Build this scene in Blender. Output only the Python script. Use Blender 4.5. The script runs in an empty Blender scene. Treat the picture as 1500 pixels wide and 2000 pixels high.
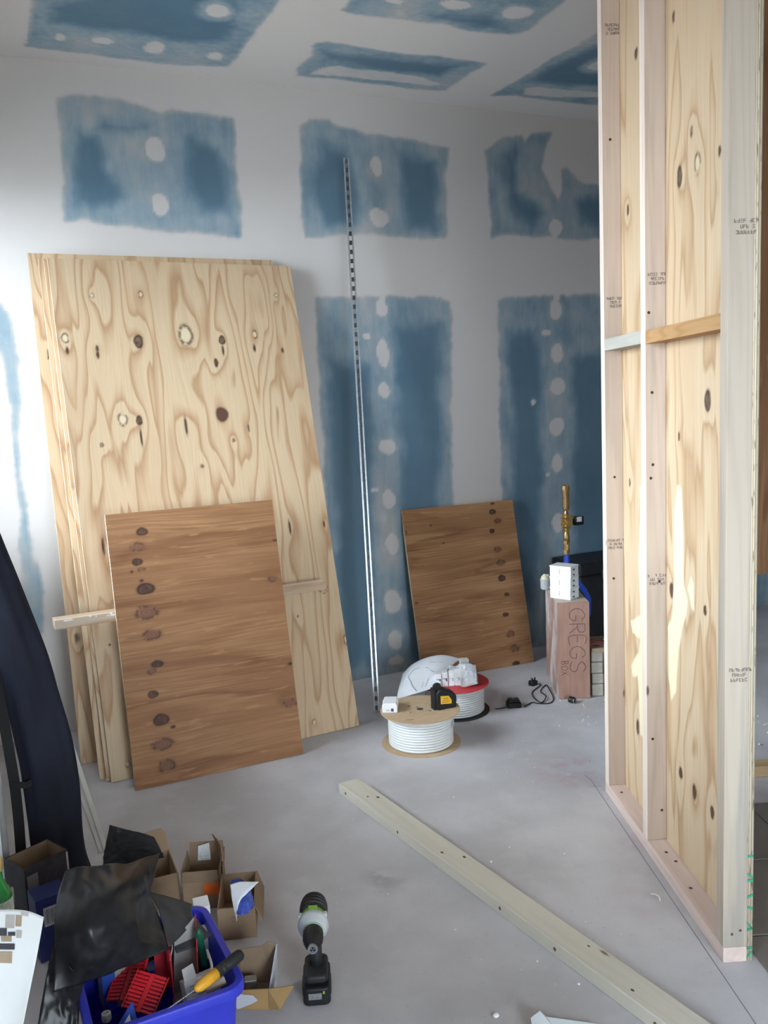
import bpy, bmesh, math, random
import numpy as np
from mathutils import Vector, Matrix

# ------------------------------------------------------------------ camera, sky, exposure
SC = bpy.context.scene
COL = SC.collection
cd = bpy.data.cameras.new('camera'); cam = bpy.data.objects.new('camera', cd); COL.objects.link(cam)
cd.sensor_fit = 'VERTICAL'; cd.sensor_height = 32.0; cd.lens = 26.777; cd.clip_start = 0.02
fw = Vector((0.39685436, 0.90891392, -0.12799256)); rt = Vector((0.91332207, -0.40490661, -0.04351351)); up = Vector((0.09137507, 0.0996299, 0.9908201))
cam.matrix_world = Matrix(((rt.x, up.x, -fw.x, 0), (rt.y, up.y, -fw.y, 0), (rt.z, up.z, -fw.z, 1.6298), (0, 0, 0, 1)))
SC.camera = cam
SC.view_settings.view_transform = 'Standard'; SC.view_settings.look = 'None'
SC.view_settings.gamma = 1.0; SC.view_settings.use_curve_mapping = False
SC.view_settings.exposure = 0.0

wd = bpy.data.worlds.new('overcast_sky'); SC.world = wd; wd.use_nodes = True
wb = wd.node_tree.nodes['Background']
wb.inputs[0].default_value = (0.82, 0.91, 1.0, 1); wb.inputs[1].default_value = 28.5

XL, XR, YF, YB, H = -0.45, 7.5, -2.4, 4.585, 3.312        # room faces
WINS = [(2.85, 4.55), (-0.1, 1.0), (-2.1, -0.6)]            # windows of the left wall along Y
WZ0, WZ1 = 1.0, 2.75
FRONT = (0.2, 1.5, 0.25, 2.3)                              # glazed door behind the viewer: x0 x1 z0 z1

def portal(name, loc, rot, sx, sy):
    l = bpy.data.lights.new(name, 'AREA'); l.shape = 'RECTANGLE'; l.size = sx; l.size_y = sy
    l.cycles.is_portal = True
    o = bpy.data.objects.new(name, l); COL.objects.link(o); o.location = loc; o.rotation_euler = rot
for i, (a, b) in enumerate(WINS):
    portal('sky_portal', (XL - 0.13, (a + b) / 2, (WZ0 + WZ1) / 2), (0, math.radians(-90), 0), WZ1 - WZ0, b - a)
portal('sky_portal', ((FRONT[0] + FRONT[1]) / 2, YF - 0.14, (FRONT[2] + FRONT[3]) / 2), (math.radians(90), 0, 0), FRONT[1] - FRONT[0], FRONT[3] - FRONT[2])

# ------------------------------------------------------------------ helpers
rng = np.random.default_rng(7)
random.seed(7)

def setp(o, label=None, cat=None, group=None, kind=None):
    if label: o['label'] = label
    if cat: o['category'] = cat
    if group: o['group'] = group
    if kind: o['kind'] = kind
    return o

def empty(name, loc=(0, 0, 0), rz=0.0, **k):
    o = bpy.data.objects.new(name, None); COL.objects.link(o)
    o.location = loc; o.rotation_euler = (0, 0, rz); o.empty_display_size = 0.05
    return setp(o, **k)

class MB:
    """collects vertices and faces of one mesh"""
    def __init__(s): s.v = []; s.f = []; s.m = []; s.mi = 0
    def add(s, vs, fs):
        b = len(s.v); s.v += [tuple(map(float, v)) for v in vs]
        for f in fs: s.f.append(tuple(b + i for i in f)); s.m.append(s.mi)
        return s
    def box(s, c, d, M=None):
        x, y, z = c; a, b, e = d[0] / 2, d[1] / 2, d[2] / 2
        vs = [Vector((x + i * a, y + j * b, z + k * e)) for k in (-1, 1) for j in (-1, 1) for i in (-1, 1)]
        if M is not None: vs = [M @ v for v in vs]
        return s.add(vs, [(0, 2, 3, 1), (4, 5, 7, 6), (0, 1, 5, 4), (2, 6, 7, 3), (0, 4, 6, 2), (1, 3, 7, 5)])
    def b2(s, lo, hi, M=None):
        return s.box([(a + b) / 2 for a, b in zip(lo, hi)], [b - a for a, b in zip(lo, hi)], M)
    def hexa(s, vs):
        return s.add(vs, [(0, 2, 3, 1), (4, 5, 7, 6), (0, 1, 5, 4), (2, 6, 7, 3), (0, 4, 6, 2), (1, 3, 7, 5)])
    def lathe(s, prof, n=32, M=None, cap=True):
        vs = []
        for r, z in prof:
            for i in range(n):
                a = 2 * math.pi * i / n; vs.append(Vector((r * math.cos(a), r * math.sin(a), z)))
        if M is not None: vs = [M @ v for v in vs]
        fs = []
        for k in range(len(prof) - 1):
            for i in range(n):
                j = (i + 1) % n; fs.append((k * n + i, k * n + j, (k + 1) * n + j, (k + 1) * n + i))
        if cap: fs.append(tuple(range(n))[::-1]); fs.append(tuple(range((len(prof) - 1) * n, len(prof) * n)))
        return s.add(vs, fs)
    def tube(s, pts, r, n=8, close=False):
        P = [Vector(p) for p in pts]; R = r if isinstance(r, (list, tuple)) else [r] * len(P)
        vs = []; fs = []; N = len(P)
        t0 = (P[1] - P[0]).normalized(); ref = Vector((0, 0, 1)) if abs(t0.z) < .9 else Vector((1, 0, 0))
        nrm = t0.cross(ref).normalized()
        for i in range(N):
            if close: t = (P[(i + 1) % N] - P[i - 1]).normalized()
            else: t = (P[min(i + 1, N - 1)] - P[max(i - 1, 0)]).normalized()
            nrm = (nrm - t * nrm.dot(t)).normalized(); bi = t.cross(nrm)
            for k in range(n):
                a = 2 * math.pi * k / n; vs.append(P[i] + (nrm * math.cos(a) + bi * math.sin(a)) * R[i])
        for i in range(N if close else N - 1):
            for k in range(n):
                k2 = (k + 1) % n; j = (i + 1) % N; fs.append((i * n + k, i * n + k2, j * n + k2, j * n + k))
        if not close: fs.append(tuple(range(n))[::-1]); fs.append(tuple(range((N - 1) * n, N * n)))
        return s.add(vs, fs)
    def prism(s, poly, z0, z1, M=None):
        n = len(poly); vs = [Vector((x, y, z)) for z in (z0, z1) for x, y in poly]
        if M is not None: vs = [M @ v for v in vs]
        fs = [tuple(range(n))[::-1], tuple(range(n, 2 * n))] + [(i, (i + 1) % n, n + (i + 1) % n, n + i) for i in range(n)]
        return s.add(vs, fs)
    def rings(s, rings, cap=True):
        n = len(rings[0]); vs = [v for r in rings for v in r]; fs = []
        for k in range(len(rings) - 1):
            for i in range(n):
                j = (i + 1) % n; fs.append((k * n + i, k * n + j, (k + 1) * n + j, (k + 1) * n + i))
        if cap: fs.append(tuple(range(n))[::-1]); fs.append(tuple(range((len(rings) - 1) * n, len(rings) * n)))
        return s.add(vs, fs)
    def build(s, name, mat, parent=None, bevel=0.0, smooth=False, seg=2, sub=0, solid=0.0, loc=None, **k):
        me = bpy.data.meshes.new(name); me.from_pydata(s.v, [], s.f)
        mats = mat if isinstance(mat, (list, tuple)) else [mat]
        for m in mats: me.materials.append(m)
        if len(mats) > 1: me.polygons.foreach_set('material_index', s.m)
        bm = bmesh.new(); bm.from_mesh(me); bmesh.ops.recalc_face_normals(bm, faces=bm.faces); bm.to_mesh(me); bm.free()
        if smooth:
            me.polygons.foreach_set('use_smooth', [True] * len(me.polygons))
            if smooth != 'all':
                try: me.set_sharp_from_angle(angle=math.radians(38))
                except Exception: pass
        me.update()
        o = bpy.data.objects.new(name, me); COL.objects.link(o)
        if loc is not None: o.location = loc
        if parent is not None: o.parent = parent
        if solid:
            md = o.modifiers.new('solid', 'SOLIDIFY'); md.thickness = solid; md.offset = 0
        if bevel:
            md = o.modifiers.new('bevel', 'BEVEL'); md.width = bevel; md.segments = seg; md.limit_method = 'ANGLE'; md.angle_limit = math.radians(40)
        if sub:
            md = o.modifiers.new('sub', 'SUBSURF'); md.levels = sub; md.render_levels = sub
        return setp(o, **k)

def Mx(loc=(0, 0, 0), rz=0, rx=0, ry=0):
    return Matrix.Translation(Vector(loc)) @ Matrix.Rotation(rz, 4, 'Z') @ Matrix.Rotation(ry, 4, 'Y') @ Matrix.Rotation(rx, 4, 'X')

def frame(o, x, z):
    """matrix with local x and z along the given world vectors"""
    x = Vector(x).normalized(); y = Vector(z).cross(x).normalized(); z = x.cross(y)
    return Matrix(((x.x, y.x, z.x, o[0]), (x.y, y.y, z.y, o[1]), (x.z, y.z, z.z, o[2]), (0, 0, 0, 1)))

def along(a, b, roll=0.0):
    """matrix with local z running from a to b"""
    a = Vector(a); b = Vector(b); z = (b - a).normalized(); ref = Vector((0, 0, 1)) if abs(z.z) < .95 else Vector((1, 0, 0))
    x = ref.cross(z).normalized(); y = z.cross(x)
    M = Matrix(((x.x, y.x, z.x, a.x), (x.y, y.y, z.y, a.y), (x.z, y.z, z.z, a.z), (0, 0, 0, 1)))
    return M @ Matrix.Rotation(roll, 4, 'Z')

def rrect(w, h, r, n=4):
    o = []
    for cx, cy, a0 in ((w / 2 - r, h / 2 - r, 0), (-w / 2 + r, h / 2 - r, 90), (-w / 2 + r, -h / 2 + r, 180), (w / 2 - r, -h / 2 + r, 270)):
        for i in range(n + 1):
            a = math.radians(a0 + 90 * i / n); o.append((cx + r * math.cos(a), cy + r * math.sin(a)))
    return o

def vnoise(x, y, seed=0):
    """smooth 2-d value noise, about -1..1"""
    r = np.random.default_rng(seed); T = r.uniform(-1, 1, (256, 256))
    xi = np.floor(x).astype(int); yi = np.floor(y).astype(int); fx = x - xi; fy = y - yi
    fx = fx * fx * (3 - 2 * fx); fy = fy * fy * (3 - 2 * fy)
    a = T[xi % 256, yi % 256]; b = T[(xi + 1) % 256, yi % 256]; c = T[xi % 256, (yi + 1) % 256]; d = T[(xi + 1) % 256, (yi + 1) % 256]
    return (a * (1 - fx) + b * fx) * (1 - fy) + (c * (1 - fx) + d * fx) * fy

def fbm(x, y, seed=0, oct=3):
    s = 0; a = 1.0
    for i in range(oct): s = s + a * vnoise(x * 2 ** i, y * 2 ** i, seed + i); a *= .5
    return s / 1.75

def sdf(x, y, poly):
    """signed distance to a polygon, negative inside"""
    d = np.full(x.shape, 1e9); ins = np.zeros(x.shape, bool); n = len(poly)
    for i in range(n):
        ax, ay = poly[i]; bx, by = poly[(i + 1) % n]; ex, ey = bx - ax, by - ay
        t = np.clip(((x - ax) * ex + (y - ay) * ey) / (ex * ex + ey * ey + 1e-12), 0, 1)
        d = np.minimum(d, np.hypot(x - ax - t * ex, y - ay - t * ey))
        c = ((ay > y) != (by > y)) & (x < (bx - ax) * (y - ay) / (by - ay + 1e-12) + ax); ins ^= c
    return np.where(ins, -d, d)

def sstep(a, b, x):
    t = np.clip((x - a) / (b - a), 0, 1); return t * t * (3 - 2 * t)

def catmull(C, nu, nv):
    """control grid (rows x cols x 3) -> dense smooth grid"""
    C = np.array(C, float)
    def interp(A, n):
        m = A.shape[0]; t = np.linspace(0, m - 1, n); i = np.minimum(t.astype(int), m - 2); f = (t - i)[:, None, None]
        g = lambda k: A[np.clip(k, 0, m - 1)]
        p0, p1, p2, p3 = g(i - 1), g(i), g(i + 1), g(i + 2)
        p0 = np.where((i == 0)[:, None, None], 2 * p1 - p2, p0); p3 = np.where((i == m - 2)[:, None, None], 2 * p2 - p1, p3)
        return .5 * (2 * p1 + (p2 - p0) * f + (2 * p0 - 5 * p1 + 4 * p2 - p3) * f ** 2 + (3 * p1 - p0 - 3 * p2 + p3) * f ** 3)
    A = interp(C, nu); return interp(A.transpose(1, 0, 2), nv).transpose(1, 0, 2)

def drape(name, C, mat, parent=None, nu=30, nv=30, thick=.001, amp=0.0, freq=8.0, seed=1, crease=0.0, **k):
    """a thin sheet through a grid of control points, with wrinkles"""
    G = catmull(C, nu, nv)
    if amp:
        gu = np.gradient(G, axis=0); gv = np.gradient(G, axis=1); n = np.cross(gu, gv); n /= np.linalg.norm(n, axis=2, keepdims=True) + 1e-9
        U, V = np.meshgrid(np.linspace(0, 1, nu), np.linspace(0, 1, nv), indexing='ij')
        w = fbm(U * freq + 2 * V, V * freq * .6 - U, seed, 3)
        if crease: w = w * (1 - crease) + crease * (1 - 2 * np.abs(fbm(U * freq * .8 - V * 3, V * freq + U * 2, seed + 9, 3)))
        G = G + n * (amp * w)[:, :, None]
    mb = MB(); mb.add(G.reshape(-1, 3), [(i * nv + j, i * nv + j + 1, (i + 1) * nv + j + 1, (i + 1) * nv + j) for i in range(nu - 1) for j in range(nv - 1)])
    return mb.build(name, mat, parent, smooth='all', solid=thick, **k)

# ------------------------------------------------------------------ materials
def nodes_of(name):
    m = bpy.data.materials.new(name); m.use_nodes = True; nt = m.node_tree
    return m, nt, nt.nodes, nt.links, nt.nodes['Principled BSDF']

def rgba(c): return (c[0], c[1], c[2], 1)

MC = {}
def M(name, col, rough=.6, metal=0.0, var=.12, scale=18.0, bump=.0, spec=.4, tr=0.0, stretch=None):
    """plain procedural material with mottled colour, optional fine relief"""
    if name in MC: return MC[name]
    m, nt, N, L, b = nodes_of(name)
    tc = N.new('ShaderNodeTexCoord'); mp = N.new('ShaderNodeMapping'); L.new(tc.outputs['Object'], mp.inputs[0])
    if stretch: mp.inputs['Scale'].default_value = stretch
    nz = N.new('ShaderNodeTexNoise'); nz.inputs['Scale'].default_value = scale; nz.inputs['Detail'].default_value = 4; L.new(mp.outputs[0], nz.inputs['Vector'])
    cr = N.new('ShaderNodeValToRGB'); L.new(nz.outputs['Fac'], cr.inputs[0])
    cr.color_ramp.elements[0].position = .3; cr.color_ramp.elements[1].position = .7
    cr.color_ramp.elements[0].color = rgba([c * (1 - var) for c in col]); cr.color_ramp.elements[1].color = rgba([min(1, c * (1 + var)) for c in col])
    L.new(cr.outputs[0], b.inputs['Base Color']); b.inputs['Roughness'].default_value = rough; b.inputs['Metallic'].default_value = metal
    b.inputs['Specular IOR Level'].default_value = spec
    if tr: b.inputs['Transmission Weight'].default_value = tr
    if bump:
        bp = N.new('ShaderNodeBump'); bp.inputs['Strength'].default_value = bump; bp.inputs['Distance'].default_value = .004
        n2 = N.new('ShaderNodeTexNoise'); n2.inputs['Scale'].default_value = scale * 3; n2.inputs['Detail'].default_value = 3; L.new(mp.outputs[0], n2.inputs['Vector'])
        L.new(n2.outputs['Fac'], bp.inputs['Height']); L.new(bp.outputs[0], b.inputs['Normal'])
    MC[name] = m; return m

def mixc(N, L, fac, a, b, blend='MIX'):
    x = N.new('ShaderNodeMix'); x.data_type = 'RGBA'; x.blend_type = blend
    for s, v in ((0, fac), (6, a), (7, b)):
        if hasattr(v, 'is_linked'): L.new(v, x.inputs[s])
        elif s == 0: x.inputs[0].default_value = v
        else: x.inputs[s].default_value = rgba(v)
    return x.outputs[2]

def mth(N, L, op, a, b=0.0, c=None):
    x = N.new('ShaderNodeMath'); x.operation = op
    for i, v in enumerate((a, b, c)):
        if v is None: continue
        if hasattr(v, 'is_linked'): L.new(v, x.inputs[i])
        else: x.inputs[i].default_value = v
    return x.outputs[0]

def plaster_mat(name):
    """blue board showing through jointing plaster; the cover comes from the surface attribute 'cover'"""
    m, nt, N, L, b = nodes_of(name)
    at = N.new('ShaderNodeAttribute'); at.attribute_name = 'cover'
    tc = N.new('ShaderNodeTexCoord')
    def nz(s, d=3, st=None):
        n = N.new('ShaderNodeTexNoise'); n.inputs['Scale'].default_value = s; n.inputs['Detail'].default_value = d
        if st:
            mp = N.new('ShaderNodeMapping'); mp.inputs['Scale'].default_value = st; L.new(tc.outputs['Object'], mp.inputs[0]); L.new(mp.outputs[0], n.inputs['Vector'])
        else: L.new(tc.outputs['Object'], n.inputs['Vector'])
        return n.outputs['Fac']
    cv = at.outputs['Fac']
    w = mth(N, L, 'MULTIPLY', mth(N, L, 'MULTIPLY', cv, mth(N, L, 'SUBTRACT', 1.0, cv)), 4.0)
    n = mth(N, L, 'ADD', mth(N, L, 'SUBTRACT', nz(9, 5), .5), mth(N, L, 'MULTIPLY', mth(N, L, 'SUBTRACT', nz(30, 4, (1, 1, .25)), .5), .8))
    cv2 = mth(N, L, 'ADD', cv, mth(N, L, 'MULTIPLY', mth(N, L, 'MULTIPLY', n, w), .55))
    cr = N.new('ShaderNodeValToRGB'); L.new(cv2, cr.inputs[0]); E = cr.color_ramp.elements
    E[0].position = 0.0; E[0].color = (.065, .155, .24, 1); E[1].position = 1.0; E[1].color = (.655, .625, .62, 1)
    for p_, c_ in ((.3, (.16, .265, .355, 1)), (.6, (.28, .37, .44, 1)), (.8, (.42, .44, .46, 1))):
        e = E.new(p_); e.color = c_
    big = mixc(N, L, mth(N, L, 'MULTIPLY', nz(1.3, 3), .16), cr.outputs[0], (.53, .50, .48))
    L.new(big, b.inputs['Base Color']); b.inputs['Roughness'].default_value = .85; b.inputs['Specular IOR Level'].default_value = .25
    bp = N.new('ShaderNodeBump'); bp.inputs['Strength'].default_value = .12; bp.inputs['Distance'].default_value = .003
    L.new(mth(N, L, 'ADD', nz(60, 3), mth(N, L, 'MULTIPLY', cv, 1.0)), bp.inputs['Height']); L.new(bp.outputs[0], b.inputs['Normal'])
    return m

def ply_mat(name, pale, mid, deep, contour=9.0, streak=.35, grey=0.0, blotch=False):
    """rotary-cut softwood ply: contour figure bent round the knots (attributes 'gv' and 'kn')"""
    m, nt, N, L, b = nodes_of(name)
    gv = N.new('ShaderNodeAttribute'); gv.attribute_name = 'gv'; kn = N.new('ShaderNodeAttribute'); kn.attribute_name = 'kn'
    sx = N.new('ShaderNodeSeparateXYZ'); L.new(gv.outputs['Vector'], sx.inputs[0])
    oi = N.new('ShaderNodeObjectInfo')
    seed = mth(N, L, 'MULTIPLY', oi.outputs['Random'], 20.0)
    def nz(kx, kz, det=2, dist=0.0, rough=.5):
        c = N.new('ShaderNodeCombineXYZ'); L.new(mth(N, L, 'MULTIPLY', sx.outputs[0], kx), c.inputs[0]); L.new(mth(N, L, 'MULTIPLY', sx.outputs[1], kz), c.inputs[1]); L.new(seed, c.inputs[2])
        n = N.new('ShaderNodeTexNoise'); n.inputs['Scale'].default_value = 1.0; n.inputs['Detail'].default_value = det; n.inputs['Distortion'].default_value = dist; n.inputs['Roughness'].default_value = rough
        L.new(c.outputs[0], n.inputs['Vector']); return n.outputs['Fac']
    fld = mth(N, L, 'ADD', mth(N, L, 'MULTIPLY', nz(5.0, .8, 2, .25), contour), mth(N, L, 'ADD', mth(N, L, 'MULTIPLY', nz(40, 2.5, 2), .35), sx.outputs[2]))
    saw = mth(N, L, 'FRACT', fld)
    cr = N.new('ShaderNodeValToRGB'); L.new(saw, cr.inputs[0]); E = cr.color_ramp.elements
    E[0].position = 0; E[0].color = rgba(pale); E[1].position = 1; E[1].color = rgba(pale)
    for p_, c_ in ((.45, pale), (.72, mid), (.88, deep)):
        e = E.new(p_); e.color = rgba(c_)
    st = N.new('ShaderNodeValToRGB'); L.new(nz(160, 3.0, 3, 0, .6), st.inputs[0]); st.color_ramp.elements[0].position = .35; st.color_ramp.elements[1].position = .65
    st.color_ramp.elements[0].color = (1 - streak * .5, 1 - streak * .6, 1 - streak * .7, 1); st.color_ramp.elements[1].color = (1, 1, 1, 1)
    c = mixc(N, L, 1.0, cr.outputs[0], st.outputs[0], 'MULTIPLY')
    c = mixc(N, L, mth(N, L, 'MULTIPLY', sstep_node(N, L, nz(3.2, 1.4, 4), .5, .72), .55), c, mid)
    if blotch:
        c = mixc(N, L, mth(N, L, 'MULTIPLY', sstep_node(N, L, nz(11, 1.6, 4), .46, .66), .6), c, deep)
        c = mixc(N, L, mth(N, L, 'MULTIPLY', sstep_node(N, L, nz(55, 6, 3, .4), .60, .72), .45), c, [min(1, v * 1.25) for v in pale])
    if grey: c = mixc(N, L, mth(N, L, 'MULTIPLY', sstep_node(N, L, nz(9, .9, 3), .52, .75), grey), c, (.30, .28, .26))
    ks = N.new('ShaderNodeSeparateColor'); L.new(kn.outputs['Color'], ks.inputs[0])
    c = mixc(N, L, ks.outputs[1], c, (.165, .072, .046)); c = mixc(N, L, ks.outputs[0], c, (.030, .016, .012)); c = mixc(N, L, ks.outputs[2], c, (.78, .71, .50))
    L.new(c, b.inputs['Base Color']); b.inputs['Roughness'].default_value = .62; b.inputs['Specular IOR Level'].default_value = .3
    return m

def sstep_node(N, L, v, a, b):
    x = N.new('ShaderNodeMapRange'); x.interpolation_type = 'SMOOTHSTEP'; L.new(v, x.inputs[0]); x.inputs[1].default_value = a; x.inputs[2].default_value = b
    return x.outputs[0]

def wood_mat(name, pale, mid, axis=2, ring=26.0, grey=0.0, knots=True, dirt=(.22, .20, .18)):
    """sawn softwood, grain along one object axis"""
    m, nt, N, L, b = nodes_of(name)
    tc = N.new('ShaderNodeTexCoord'); oi = N.new('ShaderNodeObjectInfo'); ad = N.new('ShaderNodeVectorMath'); ad.operation = 'ADD'
    L.new(tc.outputs['Object'], ad.inputs[0])
    cb = N.new('ShaderNodeCombineXYZ'); s = mth(N, L, 'MULTIPLY', oi.outputs['Random'], 31.0)
    for i in range(3): L.new(s, cb.inputs[i])
    L.new(cb.outputs[0], ad.inputs[1])
    def nz(k, lng, det=3, dist=0.0):
        mp = N.new('ShaderNodeMapping'); sc = [k, k, k]; sc[axis] = lng; mp.inputs['Scale'].default_value = sc; L.new(ad.outputs[0], mp.inputs[0])
        n = N.new('ShaderNodeTexNoise'); n.inputs['Scale'].default_value = 1; n.inputs['Detail'].default_value = det; n.inputs['Distortion'].default_value = dist; L.new(mp.outputs[0], n.inputs['Vector']); return n.outputs['Fac']
    f = mth(N, L, 'PINGPONG', mth(N, L, 'MULTIPLY', nz(9, .5, 2, .2), ring), 1.0)
    c = mixc(N, L, mth(N, L, 'MULTIPLY', sstep_node(N, L, f, .35, 1.0), .45), pale, mid)
    c = mixc(N, L, mth(N, L, 'MULTIPLY', nz(170, 3, 3), .35), c, mid)
    c = mixc(N, L, mth(N, L, 'MULTIPLY', sstep_node(N, L, nz(5, 2.0, 2), .5, .8), .4), c, mid)
    if grey: c = mixc(N, L, mth(N, L, 'MULTIPLY', sstep_node(N, L, nz(22, 1.3, 3), .46, .64), grey), c, dirt)
    if knots:
        v = N.new('ShaderNodeTexVoronoi'); mp = N.new('ShaderNodeMapping'); sc = [14, 14, 14]; sc[axis] = 5.0; mp.inputs['Scale'].default_value = sc
        L.new(ad.outputs[0], mp.inputs[0]); L.new(mp.outputs[0], v.inputs['Vector']); v.inputs['Scale'].default_value = 1
        k = mth(N, L, 'SUBTRACT', 1.0, sstep_node(N, L, v.outputs['Distance'], .05, .13))
        pick = mth(N, L, 'GREATER_THAN', N_sep(N, L, v.outputs['Color']), .93)
        c = mixc(N, L, mth(N, L, 'MULTIPLY', mth(N, L, 'MULTIPLY', k, pick), .85), c, (.14, .075, .05))
    L.new(c, b.inputs['Base Color']); b.inputs['Roughness'].default_value = .7; b.inputs['Specular IOR Level'].default_value = .25
    return m

def scribble(name, lines, size, mat, par, Mw, seed=1):
    """rows of small printed characters too faint to read: each built from two or three strokes"""
    r = random.Random(seed); mb = MB(); w = size * .62
    for li, n in enumerate(lines):
        y0 = (len(lines) / 2 - li - 1) * size * 1.1
        for c in range(n):
            if r.random() < .12: continue
            x0 = (c - n / 2) * w; t = size * .10
            for k in r.sample(range(5), 3):
                if k == 0: mb.b2((x0, y0, 0), (x0 + t, y0 + size * .72, .0003))
                elif k == 1: mb.b2((x0 + w * .62, y0, 0), (x0 + w * .62 + t, y0 + size * .72, .0003))
                else: mb.b2((x0, y0 + size * (.0, .31, .62)[k - 2], 0), (x0 + w * .72, y0 + size * (.0, .31, .62)[k - 2] + t, .0003))
    o = mb.build(name, mat, par); o.matrix_local = Mw; return o

def N_sep(N, L, v):
    s = N.new('ShaderNodeSeparateColor'); L.new(v, s.inputs[0]); return s.outputs[0]

def edge_mat(name, a, c_):
    """ply edge: thin layers across the thickness (object y)"""
    m, nt, N, L, b = nodes_of(name)
    tc = N.new('ShaderNodeTexCoord'); sx = N.new('ShaderNodeSeparateXYZ'); L.new(tc.outputs['Object'], sx.inputs[0])
    w = mth(N, L, 'PINGPONG', mth(N, L, 'MULTIPLY', sx.outputs[1], 1 / .0036), 1.0)
    n = N.new('ShaderNodeTexNoise'); n.inputs['Scale'].default_value = 40; n.inputs['Detail'].default_value = 4
    mp = N.new('ShaderNodeMapping'); mp.inputs['Scale'].default_value = (1, 6, .5); L.new(tc.outputs['Object'], mp.inputs[0]); L.new(mp.outputs[0], n.inputs['Vector'])
    c = mixc(N, L, sstep_node(N, L, w, .35, .65), a, c_)
    c = mixc(N, L, sstep_node(N, L, n.outputs['Fac'], .58, .68), c, [v * .45 for v in c_])
    L.new(c, b.inputs['Base Color']); b.inputs['Roughness'].default_value = .75
    return m

# ------------------------------------------------------------------ the room
def grid_axis(lo, hi, d0, d1, fine, coarse):
    a = [lo]
    if d0 > lo: a += list(np.linspace(lo, d0, max(2, int((d0 - lo) / coarse) + 1))[1:])
    a += list(np.linspace(d0, d1, int((d1 - d0) / fine) + 1)[1:])
    if hi > d1: a += list(np.linspace(d1, hi, max(2, int((hi - d1) / coarse) + 1))[1:])
    return np.array(a)

def cover_field(x, z, patches, cores, blobs, extra=(), seed=3):
    wob = fbm(x * 9, z * 9, seed) * .014 + fbm(x * 40, z * 40, seed + 5) * .006
    cov = np.ones(x.shape)
    core = np.zeros(x.shape)
    for c in cores:
        d = sdf(x, z, c) + fbm(x * 6, z * 6, seed + 20) * .04
        core = np.maximum(core, 1 - sstep(-.05, .05, d))
    haze = .56 + .32 * fbm(x * 4, z * 2.5, seed + 30)
    for i, pl in enumerate(patches):
        d = sdf(x, z, pl) + wob
        inner = haze * (1 - core * .92)
        rim = np.maximum(inner, .47 * (1 - sstep(-.07, -.03, d)) * 0 + .45 * sstep(-.06, -.02, d))
        cov = np.minimum(cov, rim + (1 - rim) * sstep(-.012, .02, d))
    for e in extra:
        d = sdf(x, z, e) + wob
        cov = np.maximum(cov, .93 * (1 - sstep(-.02, .015, d)))
    for bx, bz, rx, rz in blobs:
        a = np.arctan2(z - bz, x - bx); rr = np.hypot((x - bx) / rx, (z - bz) / rz) * (1 + .07 * np.sin(2 * a + bx * 9) + .04 * np.sin(3 * a + bz * 11) + .10 * fbm(x * 28, z * 28, seed + 40))
        cov = np.maximum(cov, .97 * (1 - sstep(.72, 1.1, rr)))
        cov = np.maximum(cov, .58 * (1 - sstep(.9, 1.9, rr)) * (min(rx, rz) > .03))
    return cov

PLASTER = plaster_mat('jointed_blue_board')
def cover_grid(name, xs, ys, to3, cov):
    X, Y = np.meshgrid(xs, ys, indexing='ij'); P = to3(X, Y).reshape(-1, 3); n, k = len(xs), len(ys)
    I = np.arange(n * k).reshape(n, k)
    F_ = np.stack([I[:-1, :-1], I[1:, :-1], I[1:, 1:], I[:-1, 1:]], -1).reshape(-1, 4)
    me = bpy.data.meshes.new(name); me.vertices.add(len(P)); me.vertices.foreach_set('co', P.ravel())
    me.loops.add(F_.size); me.loops.foreach_set('vertex_index', F_.ravel()); me.polygons.add(len(F_)); me.polygons.foreach_set('loop_start', np.arange(0, F_.size, 4))
    me.update(calc_edges=True); me.materials.append(PLASTER)
    at = me.attributes.new('cover', 'FLOAT', 'POINT'); at.data.foreach_set('value', cov(X, Y).ravel().astype(np.float32))
    o = bpy.data.objects.new(name, me); COL.objects.link(o); setp(o, kind='structure'); return o

UPPER = [[(0.389, 3.137), (0.497, 3.164), (0.629, 3.165), (0.761, 3.136), (0.848, 3.117), (0.938, 3.135), (1.094, 3.121), (1.233, 3.118), (1.23, 2.949), (1.233, 2.795), (1.248, 2.692), (1.235, 2.534), (1.053, 2.538), (0.869, 2.551), (0.666, 2.564), (0.449, 2.591), (0.376, 2.576), (0.379, 2.697), (0.386, 2.913)], [(1.619, 3.109), (1.666, 3.161), (1.769, 3.162), (1.827, 3.132), (2.009, 3.109), (2.23, 3.099), (2.508, 3.069), (2.479, 2.924), (2.486, 2.752), (2.482, 2.572), (2.304, 2.557), (2.046, 2.577), (1.797, 2.568), (1.616, 2.547), (1.593, 2.655), (1.607, 2.896)], [(2.766, 3.073), (2.892, 3.156), (3.019, 3.18), (3.036, 3.138), (3.092, 3.186), (3.223, 3.206), (3.165, 3.117), (3.154, 2.997), (3.215, 2.879), (3.271, 2.806), (3.318, 2.885), (3.313, 2.992), (3.332, 3.008), (3.466, 2.924), (3.604, 2.907), (3.828, 2.907), (3.846, 2.62), (3.6, 2.602), (3.305, 2.592), (3.115, 2.601), (2.894, 2.608), (2.793, 2.589), (2.791, 2.767), (2.78, 2.972)]]
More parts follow.
